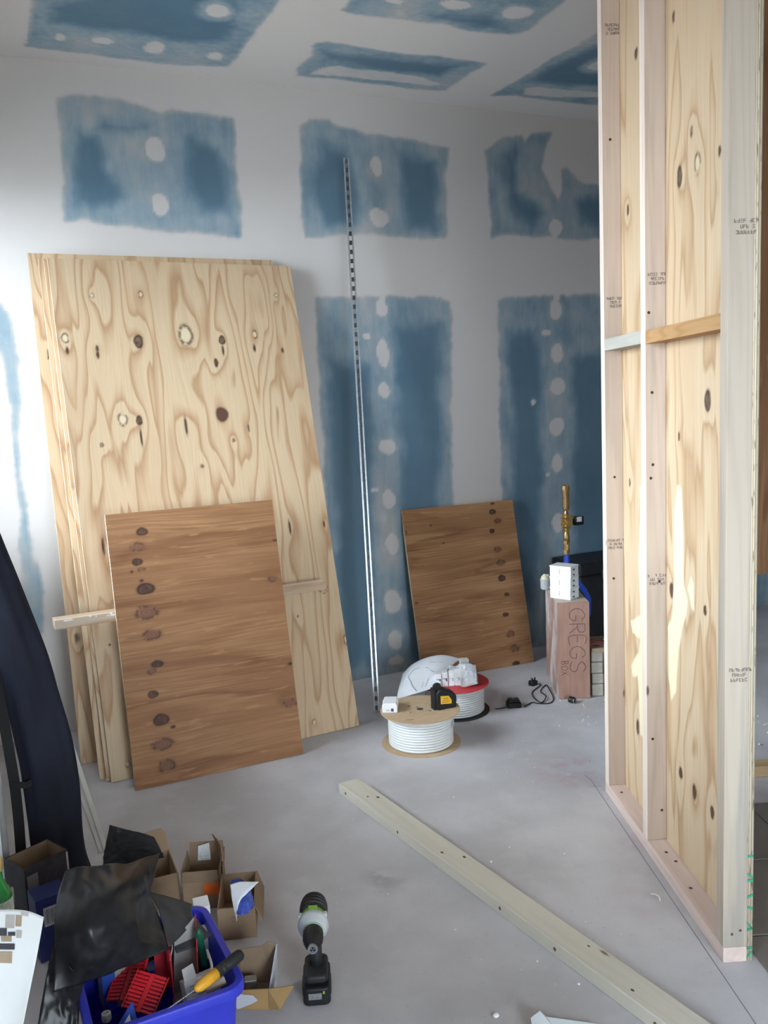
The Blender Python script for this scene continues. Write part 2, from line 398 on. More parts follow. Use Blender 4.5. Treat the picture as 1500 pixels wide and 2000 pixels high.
LOWER = [[(1.656, 2.205), (1.902, 2.221), (2.012, 2.216), (2.093, 2.217), (2.424, 2.216), (2.485, 2.19), (2.484, 1.987), (2.468, 1.563), (2.456, 1.068), (2.462, 0.942), (2.437, 0.754), (2.438, -0.172), (1.636, -0.122), (1.649, 0.416), (1.651, 1.017), (1.65, 1.455), (1.653, 1.883)], [(2.827, 2.198), (2.865, 2.222), (3.201, 2.231), (3.278, 2.238), (3.595, 2.241), (3.864, 2.243), (4.002, -0.286), (2.873, -0.096), (2.825, 0.908), (2.821, 1.39), (2.828, 1.86)], [(-0.026, 2.181), (0.039, 2.158), (0.063, 2.129), (0.076, 2.073), (0.096, 1.914), (0.088, 1.877), (0.085, 1.667), (0.053, 1.494), (0.051, 1.342), (0.063, 1.163), (0.068, 0.956), (0.097, 0.874), (0.097, 0.69), (0.075, 0.547), (0.019, 0.675), (0.021, 0.961), (0.047, 1.139), (0.044, 1.267), (0.044, 1.469), (0.044, 1.718), (0.034, 1.915), (-0.038, 2.062)]]
CORES = [[(0.46, 3.002), (0.567, 2.998), (0.577, 2.83), (0.652, 2.699), (0.524, 2.632), (0.418, 2.651)], [(1.019, 2.997), (1.164, 2.983), (1.193, 2.818), (1.199, 2.624), (1.061, 2.657), (0.999, 2.832)], [(0.572, 3.059), (0.83, 3.056), (0.726, 2.999), (0.531, 3.007)], [(1.719, 3.051), (1.882, 3.023), (1.931, 2.78), (1.893, 2.64), (1.739, 2.607), (1.673, 2.766)], [(2.194, 3.018), (2.422, 2.992), (2.413, 2.605), (2.24, 2.604), (2.203, 2.851)], [(2.889, 3.053), (2.988, 3.09), (3.003, 2.868), (3.175, 2.74), (3.079, 2.66), (2.951, 2.685), (2.882, 2.801)], [(3.425, 2.814), (3.624, 2.855), (3.641, 2.651), (3.442, 2.675)], [(2.117, 2.049), (2.419, 2.077), (2.381, 0.949), (2.354, -0.009), (2.127, 0.029), (2.118, 0.973)], [(1.698, 1.882), (1.945, 1.819), (1.908, 0.066), (1.696, 0.101)], [(2.895, 2.013), (3.101, 2.043), (3.112, 0.882), (3.013, 0.052), (2.891, 0.573)], [(3.368, 1.849), (3.819, 1.906), (3.846, -0.077), (3.355, -0.001)]]
BLOBS = [(0.829, 2.94, 0.064, 0.07), (0.834, 2.671, 0.057, 0.063), (2.048, 2.939, 0.044, 0.067), (2.05, 2.661, 0.07, 0.067), (3.248, 2.652, 0.058, 0.068), (2.042, 2.159, 0.045, 0.063), (2.051, 2.228, 0.022, 0.057), (2.039, 1.904, 0.049, 0.105), (2.036, 1.694, 0.046, 0.059), (2.043, 1.364, 0.063, 0.06), (2.038, 1.057, 0.05, 0.076), (2.046, 0.79, 0.053, 0.083), (2.033, 0.44, 0.067, 0.094), (2.039, 0.203, 0.058, 0.079), (2.043, 0.075, 0.061, 0.038), (1.941, 2.001, 0.029, 0.023), (1.949, 1.119, 0.026, 0.015), (3.238, 2.153, 0.054, 0.082), (3.247, 2.232, 0.031, 0.044), (3.244, 1.883, 0.055, 0.083), (3.247, 1.675, 0.067, 0.071), (3.23, 1.422, 0.067, 0.078), (3.229, 1.186, 0.051, 0.082), (3.229, 0.804, 0.056, 0.084), (3.165, 2.011, 0.046, 0.025), (3.056, 1.585, 0.023, 0.022), (3.157, 1.122, 0.023, 0.016)]
FAR = [[(4.05, -.1), (5.1, -.1), (5.1, 2.2), (4.05, 2.2)], [(5.3, -.1), (6.1, -.1), (6.1, 2.2), (5.3, 2.2)], [(4.05, 2.6), (5.1, 2.6), (5.1, 3.1), (4.05, 3.1)], [(.37, -.1), (1.25, -.1), (1.25, 2.2), (.37, 2.2)]]
xs = grid_axis(XL, XR, -.1, 3.95, .012, .1); zs = grid_axis(0, H, .02, 3.25, .012, .1)
cover_grid('wall_back', xs, zs, lambda X, Z: np.stack([X, np.full(X.shape, YB), Z], -1),
           lambda X, Z: cover_field(X, Z, UPPER + LOWER + FAR, CORES, BLOBS))
CEIL = [[(0.263, 3.699), (0.271, 3.959), (0.268, 4.436), (0.341, 4.443), (0.476, 4.449), (0.638, 4.455), (0.83, 4.46), (1.073, 4.425), (1.183, 4.405), (1.189, 4.176), (1.198, 3.939), (1.207, 3.651), (1.189, 3.387)], [(1.506, 3.653), (1.635, 3.673), (1.821, 3.645), (1.97, 3.635), (2.145, 3.663), (2.369, 3.621), (2.4, 3.582), (2.376, 3.422), (2.375, 3.267), (2.361, 3.037), (1.528, 3.316), (1.513, 3.551)], [(1.553, 4.418), (1.525, 4.266), (1.542, 4.16), (1.511, 4.013), (1.556, 3.981), (1.723, 4.008), (1.884, 4.008), (2.153, 3.983), (2.42, 3.989), (2.396, 4.103), (2.388, 4.255), (2.387, 4.382), (2.187, 4.409), (1.943, 4.404), (1.71, 4.4)], [(2.689, 4.374), (2.712, 4.157), (2.715, 3.828), (2.747, 3.501), (2.77, 3.241), (3.859, 4.291), (3.409, 4.328), (3.047, 4.354), (2.825, 4.334)]]
CCORE = [[(0.321, 3.99), (0.613, 3.709), (1.024, 3.618), (1.101, 4.113), (0.97, 4.166), (0.647, 4.143), (0.349, 4.158)], [(1.864, 3.578), (2.175, 3.531), (2.226, 3.592), (1.963, 3.621)], [(1.569, 4.088), (1.757, 4.093), (2.303, 4.046), (2.273, 4.214), (1.978, 4.216), (1.624, 4.168)], [(2.767, 4.14), (2.818, 3.632), (3.042, 3.561), (3.206, 4.047), (2.982, 4.114)]]
CBLOB = [(0.392, 4.297, 0.03, 0.051), (0.573, 4.28, 0.056, 0.051), (0.807, 4.284, 0.065, 0.077), (1.095, 4.3, 0.049, 0.055), (0.999, 3.828, 0.066, 0.072), (1.951, 3.456, 0.081, 0.052), (2.25, 3.436, 0.1, 0.071), (1.684, 3.509, 0.052, 0.026), (3.003, 3.83, 0.074, 0.07)]
CEXTRA = [[(1.589, 4.393), (1.625, 4.283), (1.698, 4.219), (1.789, 4.239), (1.984, 4.229), (2.195, 4.238), (2.338, 4.301), (2.289, 4.363), (2.043, 4.359), (1.73, 4.379)], [(2.854, 4.325), (2.797, 4.226), (2.857, 4.176), (2.987, 4.169), (3.285, 4.146), (3.339, 4.216), (3.056, 4.317)]]
xs = grid_axis(XL, XR, .1, 3.9, .014, .15); ys = grid_axis(YF, YB, 3.0, 4.56, .012, .15)
cover_grid('ceiling', xs, ys, lambda X, Y: np.stack([X, Y, np.full(X.shape, H)], -1),
           lambda X, Y: cover_field(X, Y, CEIL, CCORE, CBLOB, CEXTRA, seed=50))

WALLP = M('skim_plaster_wall', (.66, .62, .60), .85, var=.05, scale=3, bump=.08)
WALL_DARK = M('dark_unseen_wall', (.30, .28, .26), .9, var=.1, scale=6, bump=.2)  # made-up dark finish on the unseen walls, to cut bounced light
mb = MB()      # left wall with three window openings
th = .12
ys_ = [YF] + [v for a, b in sorted(WINS) for v in (a, b)] + [YB]
for i in range(0, len(ys_), 2): mb.b2((XL - th, ys_[i], 0), (XL, ys_[i + 1], H))
for a, b in WINS: mb.b2((XL - th, a, 0), (XL, b, WZ0)); mb.b2((XL - th, a, WZ1), (XL, b, H))
mb.build('wall_left', WALLP, kind='structure')
mb = MB(); mb.b2((XR, YF, 0), (XR + .1, YB, H)); mb.build('wall_right', WALL_DARK, kind='structure')
mb = MB(); x0, x1, z0, z1 = FRONT
mb.b2((XL - th, YF - .12, 0), (x0, YF, H)); mb.b2((x1, YF - .12, 0), (XR + .1, YF, H)); mb.b2((x0, YF - .12, 0), (x1, YF, z0)); mb.b2((x0, YF - .12, z1), (x1, YF, H))
mb.build('wall_front', WALL_DARK, kind='structure')

def glass_mat():
    m, nt, N, L, b = nodes_of('window_glass'); nt.nodes.remove(b)
    t = N.new('ShaderNodeBsdfTransparent'); t.inputs[0].default_value = (.95, .97, .96, 1); g = N.new('ShaderNodeBsdfGlossy'); g.inputs['Roughness'].default_value = .02
    fr = N.new('ShaderNodeFresnel'); fr.inputs[0].default_value = 1.45; x = N.new('ShaderNodeMixShader'); L.new(fr.outputs[0], x.inputs[0]); L.new(t.outputs[0], x.inputs[1]); L.new(g.outputs[0], x.inputs[2])
    L.new(x.outputs[0], N['Material Output'].inputs[0]); return m
GLASS = glass_mat(); UPVC = M('white_window_frame', (.82, .83, .84), .35, var=.03)
for i, (a, b) in enumerate(WINS):
    e = empty('window_%d' % (i + 1), (XL - .06, (a + b) / 2, WZ0), kind='structure'); w = b - a; h = WZ1 - WZ0; t = .06
    mb = MB(); mb.b2((-.03, -w / 2, 0), (.03, w / 2, t)); mb.b2((-.03, -w / 2, h - t), (.03, w / 2, h)); mb.b2((-.03, -w / 2, t), (.03, -w / 2 + t, h - t)); mb.b2((-.03, w / 2 - t, t), (.03, w / 2, h - t)); mb.b2((-.03, -.03, t), (.03, .03, h - t))
    mb.build('window_frame', UPVC, e)
    for s in (-1, 1):
        mb = MB(); mb.b2((-.004, min(s * .03, s * (w / 2 - t)), t), (.004, max(s * .03, s * (w / 2 - t)), h - t)); mb.build('pane', GLASS, e)
e = empty('window_4', ((FRONT[0] + FRONT[1]) / 2, YF - .06, FRONT[2]), kind='structure'); w = FRONT[1] - FRONT[0]; h = FRONT[3] - FRONT[2]
mb = MB(); t = .06; mb.b2((-w / 2, -.03, 0), (w / 2, .03, t)); mb.b2((-w / 2, -.03, h - t), (w / 2, .03, h))
for k in range(2):
    x = -w / 2 + t / 2 + k * (w - t) / 2; mb.b2((x - t / 2, -.03, t), (x + t / 2, .03, h - t))
mb.build('window_frame', UPVC, e)
for k in range(2):
    x = -w / 2 + t + k * (w - t) / 2; mb = MB(); mb.b2((x, -.004, t), (x + (w - t) / 2 - t, .004, h - t)); mb.build('pane', GLASS, e)

def floor_mat():
    m, nt, N, L, b = nodes_of('dusty_concrete_floor'); tc = N.new('ShaderNodeTexCoord')
    def nz(s, d=4, r=.55):
        n = N.new('ShaderNodeTexNoise'); n.inputs['Scale'].default_value = s; n.inputs['Detail'].default_value = d; n.inputs['Roughness'].default_value = r; L.new(tc.outputs['Object'], n.inputs['Vector']); return n.outputs['Fac']
    c = mixc(N, L, sstep_node(N, L, nz(2.2, 5), .35, .68), (.455, .437, .455), (.56, .542, .57))
    c = mixc(N, L, mth(N, L, 'MULTIPLY', sstep_node(N, L, nz(7, 5), .5, .75), .5), c, (.58, .565, .575))
    c = mixc(N, L, mth(N, L, 'MULTIPLY', sstep_node(N, L, nz(60, 3), .62, .72), .25), c, (.28, .27, .27))
    def spot(x, y, r):
        s = N.new('ShaderNodeVectorMath'); s.operation = 'DISTANCE'; L.new(tc.outputs['Object'], s.inputs[0]); s.inputs[1].default_value = (x, y, 0)
        return mth(N, L, 'MULTIPLY', mth(N, L, 'SUBTRACT', 1.0, sstep_node(N, L, s.outputs['Value'], 0.0, r)), sstep_node(N, L, nz(11, 4), .38, .62))
    for x, y, r, f in ((2.12, 2.95, .24, .55), (1.98, 2.35, .10, .35), (1.75, 2.05, .12, .2)):
        c = mixc(N, L, mth(N, L, 'MULTIPLY', spot(x, y, r), f), c, (.45, .22, .28))
    c = mixc(N, L, mth(N, L, 'MULTIPLY', spot(1.05, 2.55, .12), .5), c, (.22, .21, .21))
    L.new(c, b.inputs['Base Color']); b.inputs['Roughness'].default_value = .6; b.inputs['Specular IOR Level'].default_value = .35
    bp = N.new('ShaderNodeBump'); bp.inputs['Strength'].default_value = .1; bp.inputs['Distance'].default_value = .003; L.new(nz(90, 3), bp.inputs['Height']); L.new(bp.outputs[0], b.inputs['Normal'])
    return m
mb = MB(); mb.b2((XL - th, YF - .12, -.1), (XR + .1, YB, 0)); floor = mb.build('floor', floor_mat(), kind='structure')
mb = MB(); mb.b2((-30, -30, -.4), (XL - th - .001, 30, -.15)); mb.b2((XL - th, -30, -.4), (30, YF - .14, -.15)); mb.build('ground_outside', M('pavement', (.3, .29, .28), .9), kind='structure')

# ------------------------------------------------------------------ stud partition
def ply_sheet(name, w, h, th, mats, knots, step, seed, horiz=False, fillers=(), par=None, Mw=None, back=False, **k):
    """plywood: front face a fine grid carrying grain and knots; local x across, z up, y into the thickness"""
    nx, nz = max(2, int(w / step)), max(2, int(h / step)); xs = np.linspace(0, w, nx); zs = np.linspace(0, h, nz)
    X, Z = np.meshgrid(xs, zs, indexing='ij')
    g, a = (Z, X) if horiz else (X, Z)
    gx = g + fbm(g * 3, a * .7, seed) * .035; bump = np.zeros(X.shape); dk = np.zeros(X.shape); rd = np.zeros(X.shape); fl = np.zeros(X.shape)
    for kx, kz, rx, rz, ty in knots:
        kg, ka, rg, ra = (kz, kx, rz, rx) if horiz else (kx, kz, rx, rz)
        R = max(.035, 2.2 * max(rg, ra)); q_ = np.exp(-((g - kg) / R) ** 2 - ((a - ka) / (3.2 * R)) ** 2)
        gx = gx - (g - kg) * (.25 if horiz else .55) * q_; bump += (.0 if horiz else .9 if ty != 's' else .4) * min(1, R / .06) * np.exp(-((g - kg) / (R * .9)) ** 2 - ((a - ka) / (1.5 * R)) ** 2)
        an = np.arctan2(Z - kz, X - kx); rr = np.hypot((X - kx) / rx, (Z - kz) / rz) * (1 + .05 * np.sin(3 * an + kx * 40) + .05 * fbm(X * 60, Z * 60, seed + 2))
        core = 1 - sstep(.75, 1.15, rr); ring = np.exp(-((rr - .95) / .22) ** 2)
        if ty == 'd': dk = np.maximum(dk, np.maximum(core * (.72 + .28 * fbm(X * 90, Z * 90, seed + 3)), ring)); rd = np.maximum(rd, .7 * (1 - sstep(.9, 1.5, rr)) * .7)
        elif ty == 'r': rd = np.maximum(rd, core * (.80 + .2 * np.sin(rr * 16))); rd = np.maximum(rd, .3 * (1 - sstep(.9, 1.7, rr))); dk = np.maximum(dk, .65 * ring * (fbm(X * 60, Z * 60, seed + 4) > -.1))
        elif ty == 'p': dk = np.maximum(dk, ring * .75 * (fbm(X * 70, Z * 70, seed + 4) > -.25)); rd = np.maximum(rd, .25 * core); fl = np.maximum(fl, .6 * (1 - sstep(.55, .85, rr)))
        elif ty == 'b': rd = np.maximum(rd, core); dk = np.maximum(dk, .45 * core + .3 * ring)
        else: dk = np.maximum(dk, core * .85); rd = np.maximum(rd, .6 * (1 - sstep(.9, 1.7, rr)))
    for poly in fillers:
        d = sdf(X, Z, poly) + fbm(X * 30, Z * 8, seed + 8) * .008; fl = np.maximum(fl, .95 * (1 - sstep(-.006, .006, d)))
    n0 = nx * nz; P = np.stack([X, np.zeros(X.shape), Z], -1).reshape(-1, 3)
    I = np.arange(n0).reshape(nx, nz); F_ = np.stack([I[:-1, :-1], I[1:, :-1], I[1:, 1:], I[:-1, 1:]], -1).reshape(-1, 4)
    # back and edges
    rim = [(0, 0), (w, 0), (w, h), (0, h)]
    P2 = np.array([(x, y, z) for y in (1e-5, th) for x, z in rim])
    F2 = np.array([(4, 7, 6, 5), (0, 4, 5, 1), (1, 5, 6, 2), (2, 6, 7, 3), (3, 7, 4, 0)]) + n0
    P = np.vstack([P, P2]); F_ = np.vstack([F_, F2])
    me = bpy.data.meshes.new(name); me.vertices.add(len(P)); me.vertices.foreach_set('co', P.ravel()); me.loops.add(F_.size); me.loops.foreach_set('vertex_index', F_.ravel())
    me.polygons.add(len(F_)); me.polygons.foreach_set('loop_start', np.arange(0, F_.size, 4)); me.update(calc_edges=True)
    for m in mats: me.materials.append(m)
    mi = np.zeros(len(F_), np.int32); mi[-4:] = 1; me.polygons.foreach_set('material_index', mi)
    gvv = np.stack([gx, a, bump], -1).reshape(-1, 3); g2 = np.array([((z, x, 0) if horiz else (x, z, 0)) for y in (0, 1) for x, z in rim])
    at = me.attributes.new('gv', 'FLOAT_VECTOR', 'POINT'); at.data.foreach_set('vector', np.vstack([gvv, g2]).ravel().astype(np.float32))
    kc = np.stack([dk, rd, fl, np.ones(dk.shape)], -1).reshape(-1, 4); kc = np.vstack([np.clip(kc, 0, 1), np.tile([[0, 0, 0, 1]], (8, 1))])
    at = me.attributes.new('kn', 'FLOAT_COLOR', 'POINT'); at.data.foreach_set('color', kc.ravel().astype(np.float32))
    o = bpy.data.objects.new(name, me); COL.objects.link(o)
    if par is not None: o.parent = par
    if Mw is not None: o.matrix_local = Mw
    return setp(o, **k)

PALE = ply_mat('pale_pine_ply', (.60, .45, .30), (.52, .355, .222), (.43, .265, .15), 9, .2)
PART_PLY = ply_mat('partition_ply', (.63, .48, .33), (.56, .395, .25), (.46, .30, .175), 6, .22)
BROWN = ply_mat('weathered_brown_ply', (.345, .18, .088), (.285, .14, .066), (.22, .10, .044), 3.5, .6, 0.0, True)
BROWN2 = ply_mat('stained_brown_ply', (.45, .245, .125), (.375, .195, .094), (.28, .14, .062), 3, .6, 0.0, True)
EDGE = edge_mat('ply_edge', (.80, .72, .58), (.52, .40, .27)); EDGE_D = edge_mat('brown_ply_edge', (.62, .50, .35), (.36, .25, .15))
STUD = wood_mat('planed_pine_stud', (.82, .70, .62), (.72, .58, .50), 2, 20, .22, True, (.36, .32, .30))
STUD_G = wood_mat('grey_stained_stud', (.50, .425, .355), (.42, .34, .27), 2, 20, .7, True, (.30, .28, .26))
PLATE = wood_mat('pink_pine_plate', (.70, .565, .51), (.61, .45, .40), 1, 16, .15, True)
NOG_O = wood_mat('orange_pine', (.50, .30, .145), (.33, .16, .06), 1, 30, 0, False)
NOG_G = wood_mat('grey_pine', (.48, .455, .42), (.40, .37, .33), 1, 20, .3, False)

P0 = Vector((1.737, 1.704, 0)); AZ = math.atan2(-.359, .933)       # local x across the wall (away from the room side), local y along it to the far end
part = empty('wall_partition', P0, AZ, kind='structure', label='unfinished timber stud partition with plywood backing at the right')
SW, SD, PL = .045, .068, .045
def bar(name, lo, hi, mat, par, bevel=.0015, **k):
    """a length of timber with its own origin at its centre"""
    c = [(a + b) / 2 for a, b in zip(lo, hi)]; mb = MB(); mb.box((0, 0, 0), [b - a for a, b in zip(lo, hi)])
    return mb.build(name, mat, par, bevel=bevel, loc=c, **k)
bar('sole_plate', (0, -.002, 0), (SD, 1.095, PL), PLATE, part)
bar('head_plate', (0, -.002, H - PL), (SD, 1.095, H), STUD, part)
for s0, mt, lab in ((0.0, STUD_G, 'grey weathered end stud'), (.606, STUD, None), (1.048, STUD, None)):
    bar('stud', (.0, s0, PL), (SD, s0 + SW, H - PL), mt, part, label=lab)
bar('noggin', (0, SW, 1.780), (SD, .606, 1.822), NOG_O, part, label='orange-brown noggin')
bar('noggin', (0, .606 + SW, 1.783), (SD, 1.048, 1.827), NOG_G, part, label='grey noggin')
KPART = [(0.537, 2.76, 0.008, 0.015), (0.399, 2.382, 0.009, 0.015), (0.355, 2.281, 0.02, 0.029), (0.489, 2.277, 0.016, 0.028), (0.874, 2.783, 0.013, 0.016), (0.969, 2.281, 0.011, 0.02), (0.207, 2.274, 0.008, 0.014), (0.278, 1.59, 0.018, 0.028), (0.492, 1.477, 0.005, 0.008), (0.969, 1.284, 0.007, 0.009), (0.555, 0.96, 0.018, 0.026), (0.289, 0.955, 0.011, 0.016), (0.897, 0.347, 0.012, 0.026), (0.476, 0.35, 0.015, 0.02), (0.363, 0.336, 0.014, 0.026), (0.23, 0.334, 0.013, 0.021)]
kk = [(1.095 - s, z, max(r, .007), max(r2, .014), 'd' if i in (0, 3, 4, 7, 9, 12) else 'p' if i in (2,) else 'r' if i in (1,) else 'b') for i, (s, z, r, r2) in enumerate(KPART)]
fill = [[(1.095 - s, z) for s, z in pl] for pl in ([(0.506, 1.315), (0.474, 1.309), (0.458, 1.154), (0.452, 1.004), (0.421, 0.952), (0.431, 0.907), (0.473, 0.832), (0.494, 0.761), (0.516, 0.621), (0.561, 0.569), (0.584, 0.643), (0.59, 0.823), (0.55, 0.878), (0.538, 1.011), (0.533, 1.227)], [(0.401, 1.044), (0.371, 1.021), (0.366, 0.932), (0.391, 0.934), (0.421, 0.994)], [(0.868, 1.28), (0.855, 1.234), (0.88, 0.991), (0.862, 0.799), (0.963, 0.744), (0.949, 0.707), (0.863, 0.705), (0.878, 0.647), (0.966, 0.569), (0.952, 0.532), (0.894, 0.551), (0.869, 0.322), (0.813, 0.344), (0.801, 1.286)])]
# panel: local x runs from far end to near end, y away from the room
ply_sheet('plywood_panel', 1.095, H, .018, (PART_PLY, EDGE), kk, .006, 11, fillers=fill, par=part, Mw=frame((SD, 1.095, 0), (0, -1, 0), (0, 0, 1)))
SCREW = M('dark_screw_head', (.10, .075, .06), .45, .5)
def screw(x, y, z, face, par, r=.005):
    """screw head on a stud: face 'n' looks to the near end, 'u' upwards"""
    mb = MB(); Mr = Matrix.Translation((x, y, z)) @ (Matrix.Rotation(math.radians(90), 4, 'X') if face == 'n' else Matrix.Identity(4))
    mb.lathe([(r, -.002), (r, .0006), (r * .7, .0012), (r * .3, .0002)], 10, Mr); mb.build('screw', SCREW, par)
for x, z in ((.012, 1.66 + .22), (.022, 1.62), (.024, 1.38), (.017, 1.335), (.020, .42), (.052, .155), (.045, .98)): screw(x, .606, z, 'n', part)
for x, z in ((.03, 2.55), (.035, 1.30), (.028, .90)): screw(x, 1.048, z, 'n', part)
for x, z in ((.026, .085), (.05, .095)): screw(x, 0, z, 'n', part, .004)
for x, y in ((.03, .30), (.035, .52), (.03, .98), (.045, .46)): screw(x, y, PL, 'u', part, .006)
GREEN = M('green_marker', (.03, .30, .17), .6)
for i, (z, dz) in enumerate(((.318, 0), (.265, -.012), (.245, 0), (.195, .006), (.165, -.006), (.118, -.02), (.095, .004), (.04, 0), (.012, .016))):
    mb = MB(); mb.hexa([(SD + .001, -.0032, z - .0035), (SD + .017, -.0032, z - .0035 + dz), (SD + .001, -.0018, z - .0035), (SD + .017, -.0018, z - .0035 + dz), (SD + .001, -.0032, z + .0035), (SD + .017, -.0032, z + .0035 + dz), (SD + .001, -.0018, z + .0035), (SD + .017, -.0018, z + .0035 + dz)])
    for j in range(len(mb.v)): mb.v[j] = (mb.v[j][0], mb.v[j][1] + .0012, mb.v[j][2])
    mb.build('marker_stroke', GREEN, part)
INK = M('stamp_ink', (.07, .06, .055), .8)
def text_mesh(name, s, size, mat, par, Mw, extr=.0002, ax='CENTER'):
    c = bpy.data.curves.new(name, 'FONT'); c.body = s; c.size = size; c.align_x = ax; c.align_y = 'CENTER'; c.extrude = extr; c.resolution_u = 2; c.space_line = .95
    t = bpy.data.objects.new('tmp_text', c); COL.objects.link(t); bpy.context.view_layer.update()
    me = bpy.data.meshes.new_from_object(t.evaluated_get(bpy.context.evaluated_depsgraph_get())); bpy.data.objects.remove(t); bpy.data.curves.remove(c)
    me.materials.clear(); me.materials.append(mat); o = bpy.data.objects.new(name, me); COL.objects.link(o)
    if par is not None: o.parent = par
    o.matrix_local = Mw; return o
def stamp(x, y, z, flip=True, s=.013):
    Mr = Matrix.Translation((x, y - .0004, z)) @ Matrix.Rotation(math.radians(90), 4, 'X')
    if flip: Mr = Mr @ Matrix.Rotation(math.pi, 4, 'Z')
    scribble('grade_stamp', (7, 6, 8), s, INK, part, Mr, int(abs(z) * 1000))
for x, z in ((.045, .606), ): pass
for x, z in ((.040, 1.985), (.036, .985)): stamp(x, .606, z)
for x, z in ((.040, 1.96), (.036, 1.035), (.045, 2.93)): stamp(x, 1.048, z)
for x, z in ((.042, .845), (.045, 2.03)): stamp(x, 0.0, z)

# second leg of the partition behind it
P1 = P0 + Vector((.359, .933, 0)) * 1.13 + Vector((.933, -.359, 0)) * .09
leg2 = empty('wall_rear_partition', P1, AZ, kind='structure')
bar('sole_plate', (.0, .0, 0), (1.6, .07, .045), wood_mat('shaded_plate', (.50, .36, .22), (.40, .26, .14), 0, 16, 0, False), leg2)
bar('stud', (.70, .0, .045), (.745, .07, H), STUD_G, leg2)
bar('stud', (1.555, .0, .045), (1.6, .07, H), STUD_G, leg2)
ply_sheet('plywood_panel', 1.6, H - .87, .018, (BROWN, EDGE_D), [(.63, 2.05, .02, .035, 'r'), (.64, .1, .02, .03, 'd'), (.66, 1.2, .015, .03, 'b')], .02, 31, par=leg2, Mw=frame((0, -.018, .87), (1, 0, 0), (0, 0, 1)))
# floor tiles on the far side of the partition, with open joints
TILE = M('brown_grey_tile', (.20, .175, .16), .45, var=.1, scale=9)
tl = MB(); tl.box((0, 0, .003), (.394, .394, .006)); t0 = tl.build('tile', TILE, floor, bevel=.002)
tp = [(i, j) for i in range(3) for j in range(3)]
for n_, (i, j) in enumerate(tp):
    o = t0 if n_ == 0 else t0.copy()
    if n_: COL.objects.link(o)
    c = P0 + Vector((.933, -.359, 0)) * (.10 + .2 + .4 * i) + Vector((.359, .933, 0)) * (.0 + .4 * j - .1)
    o.location = (c.x, c.y, 0); o.rotation_euler = (0, 0, AZ); o.parent = floor
PENCIL = M('pencil', (.16, .15, .16), .8)
mb = MB(); d = Vector((.359, .933, 0)); n = Vector((.933, -.359, 0)); a = P0 - n * .022 - d * .35; b = P0 - n * .03 + d * 1.2
for u, v in ((a, b), (b - d * .06 - n * .03, b - d * .06 + n * .03), (b, b + d * .05 - n * .012)):
    w = (v - u).cross(Vector((0, 0, 1))).normalized() * .0012; mb.add([u - w, u + w, v + w, v - w], [(0, 1, 2, 3)])
for i in range(len(mb.v)): mb.v[i] = (mb.v[i][0], mb.v[i][1], .0004)
mb.build('pencil_line', PENCIL, floor)

# ------------------------------------------------------------------ leaning sheets
def lean(BL, BR, TL):
    BL, BR, TL = Vector(BL), Vector(BR), Vector(TL); x = (BR - BL).normalized(); y = (TL - BL).cross(x).normalized(); return frame(BL, x, x.cross(y))
KD = [(0.181, 2.259, 0.0104, 0.0104), (0.413, 2.269, 0.0104, 0.0166), (1.117, 2.276, 0.0104, 0.0104), (0.036, 2.048, 0.0156, 0.0229), (0.175, 1.996, 0.0062, 0.0146), (0.372, 2.03, 0.0187, 0.0291), (0.608, 2.061, 0.0333, 0.0499), (0.79, 2.033, 0.0146, 0.0208), (0.967, 2.062, 0.0125, 0.0208), (0.743, 1.915, 0.0104, 0.0229), (1.107, 1.975, 0.0062, 0.0125), (0.251, 1.646, 0.0208, 0.0291), (0.327, 1.637, 0.0125, 0.0208), (0.326, 1.551, 0.0042, 0.0416), (0.547, 1.6, 0.0062, 0.0416), (0.736, 1.648, 0.0312, 0.0374), (0.863, 1.572, 0.0042, 0.0187), (0.141, 1.528, 0.0083, 0.0104), (0.777, 1.513, 0.0083, 0.0083), (0.601, 1.394, 0.0083, 0.0083), (0.174, 1.966, 0.0062, 0.0187), (0.039, 1.988, 0.0062, 0.0166), (0.787, 1.979, 0.0052, 0.025), (0.955, 1.988, 0.0062, 0.0187)] + [(0.091, 1.054, 0.0055, 0.0388), (1.005, 1.046, 0.0055, 0.0333), (1.194, 1.043, 0.0044, 0.0166), (1.219, 0.439, 0.0111, 0.0222), (0.065, 0.603, 0.0044, 0.0044), (0.984, 0.065, 0.01, 0.0122), (0.078, 0.064, 0.01, 0.0133), (0.979, 0.595, 0.0044, 0.0055)]
tyD = ['p', 'p', 'p', 'p', 's', 'd', 'p', 'd', 'p', 'b', 's', 'p', 'd', 's', 's', 'b', 's', 'r', 'r', 'r', 's', 's', 's', 's', 's', 's', 's', 'p', 's', 'p', 'p', 's']
MD = lean((.295, 3.832, .003), (1.511, 3.900, .003), (.246, 4.430, 2.364))
ply_sheet('plywood_sheet', 1.22, 2.44, .012, (PALE, EDGE), [k + (t,) for k, t in zip(KD, tyD)], .0048, 21, Mw=MD,
          label='front full-size pale pine plywood sheet leaning on the back wall, covered in knots', cat='plywood sheet', group='full-size plywood sheets leaning on the back wall')
few = lambda s: [(random.Random(s + i).uniform(.03, .09), .25 + i * .34, .008, .02, 'd' if i % 2 else 's') for i in range(6)]
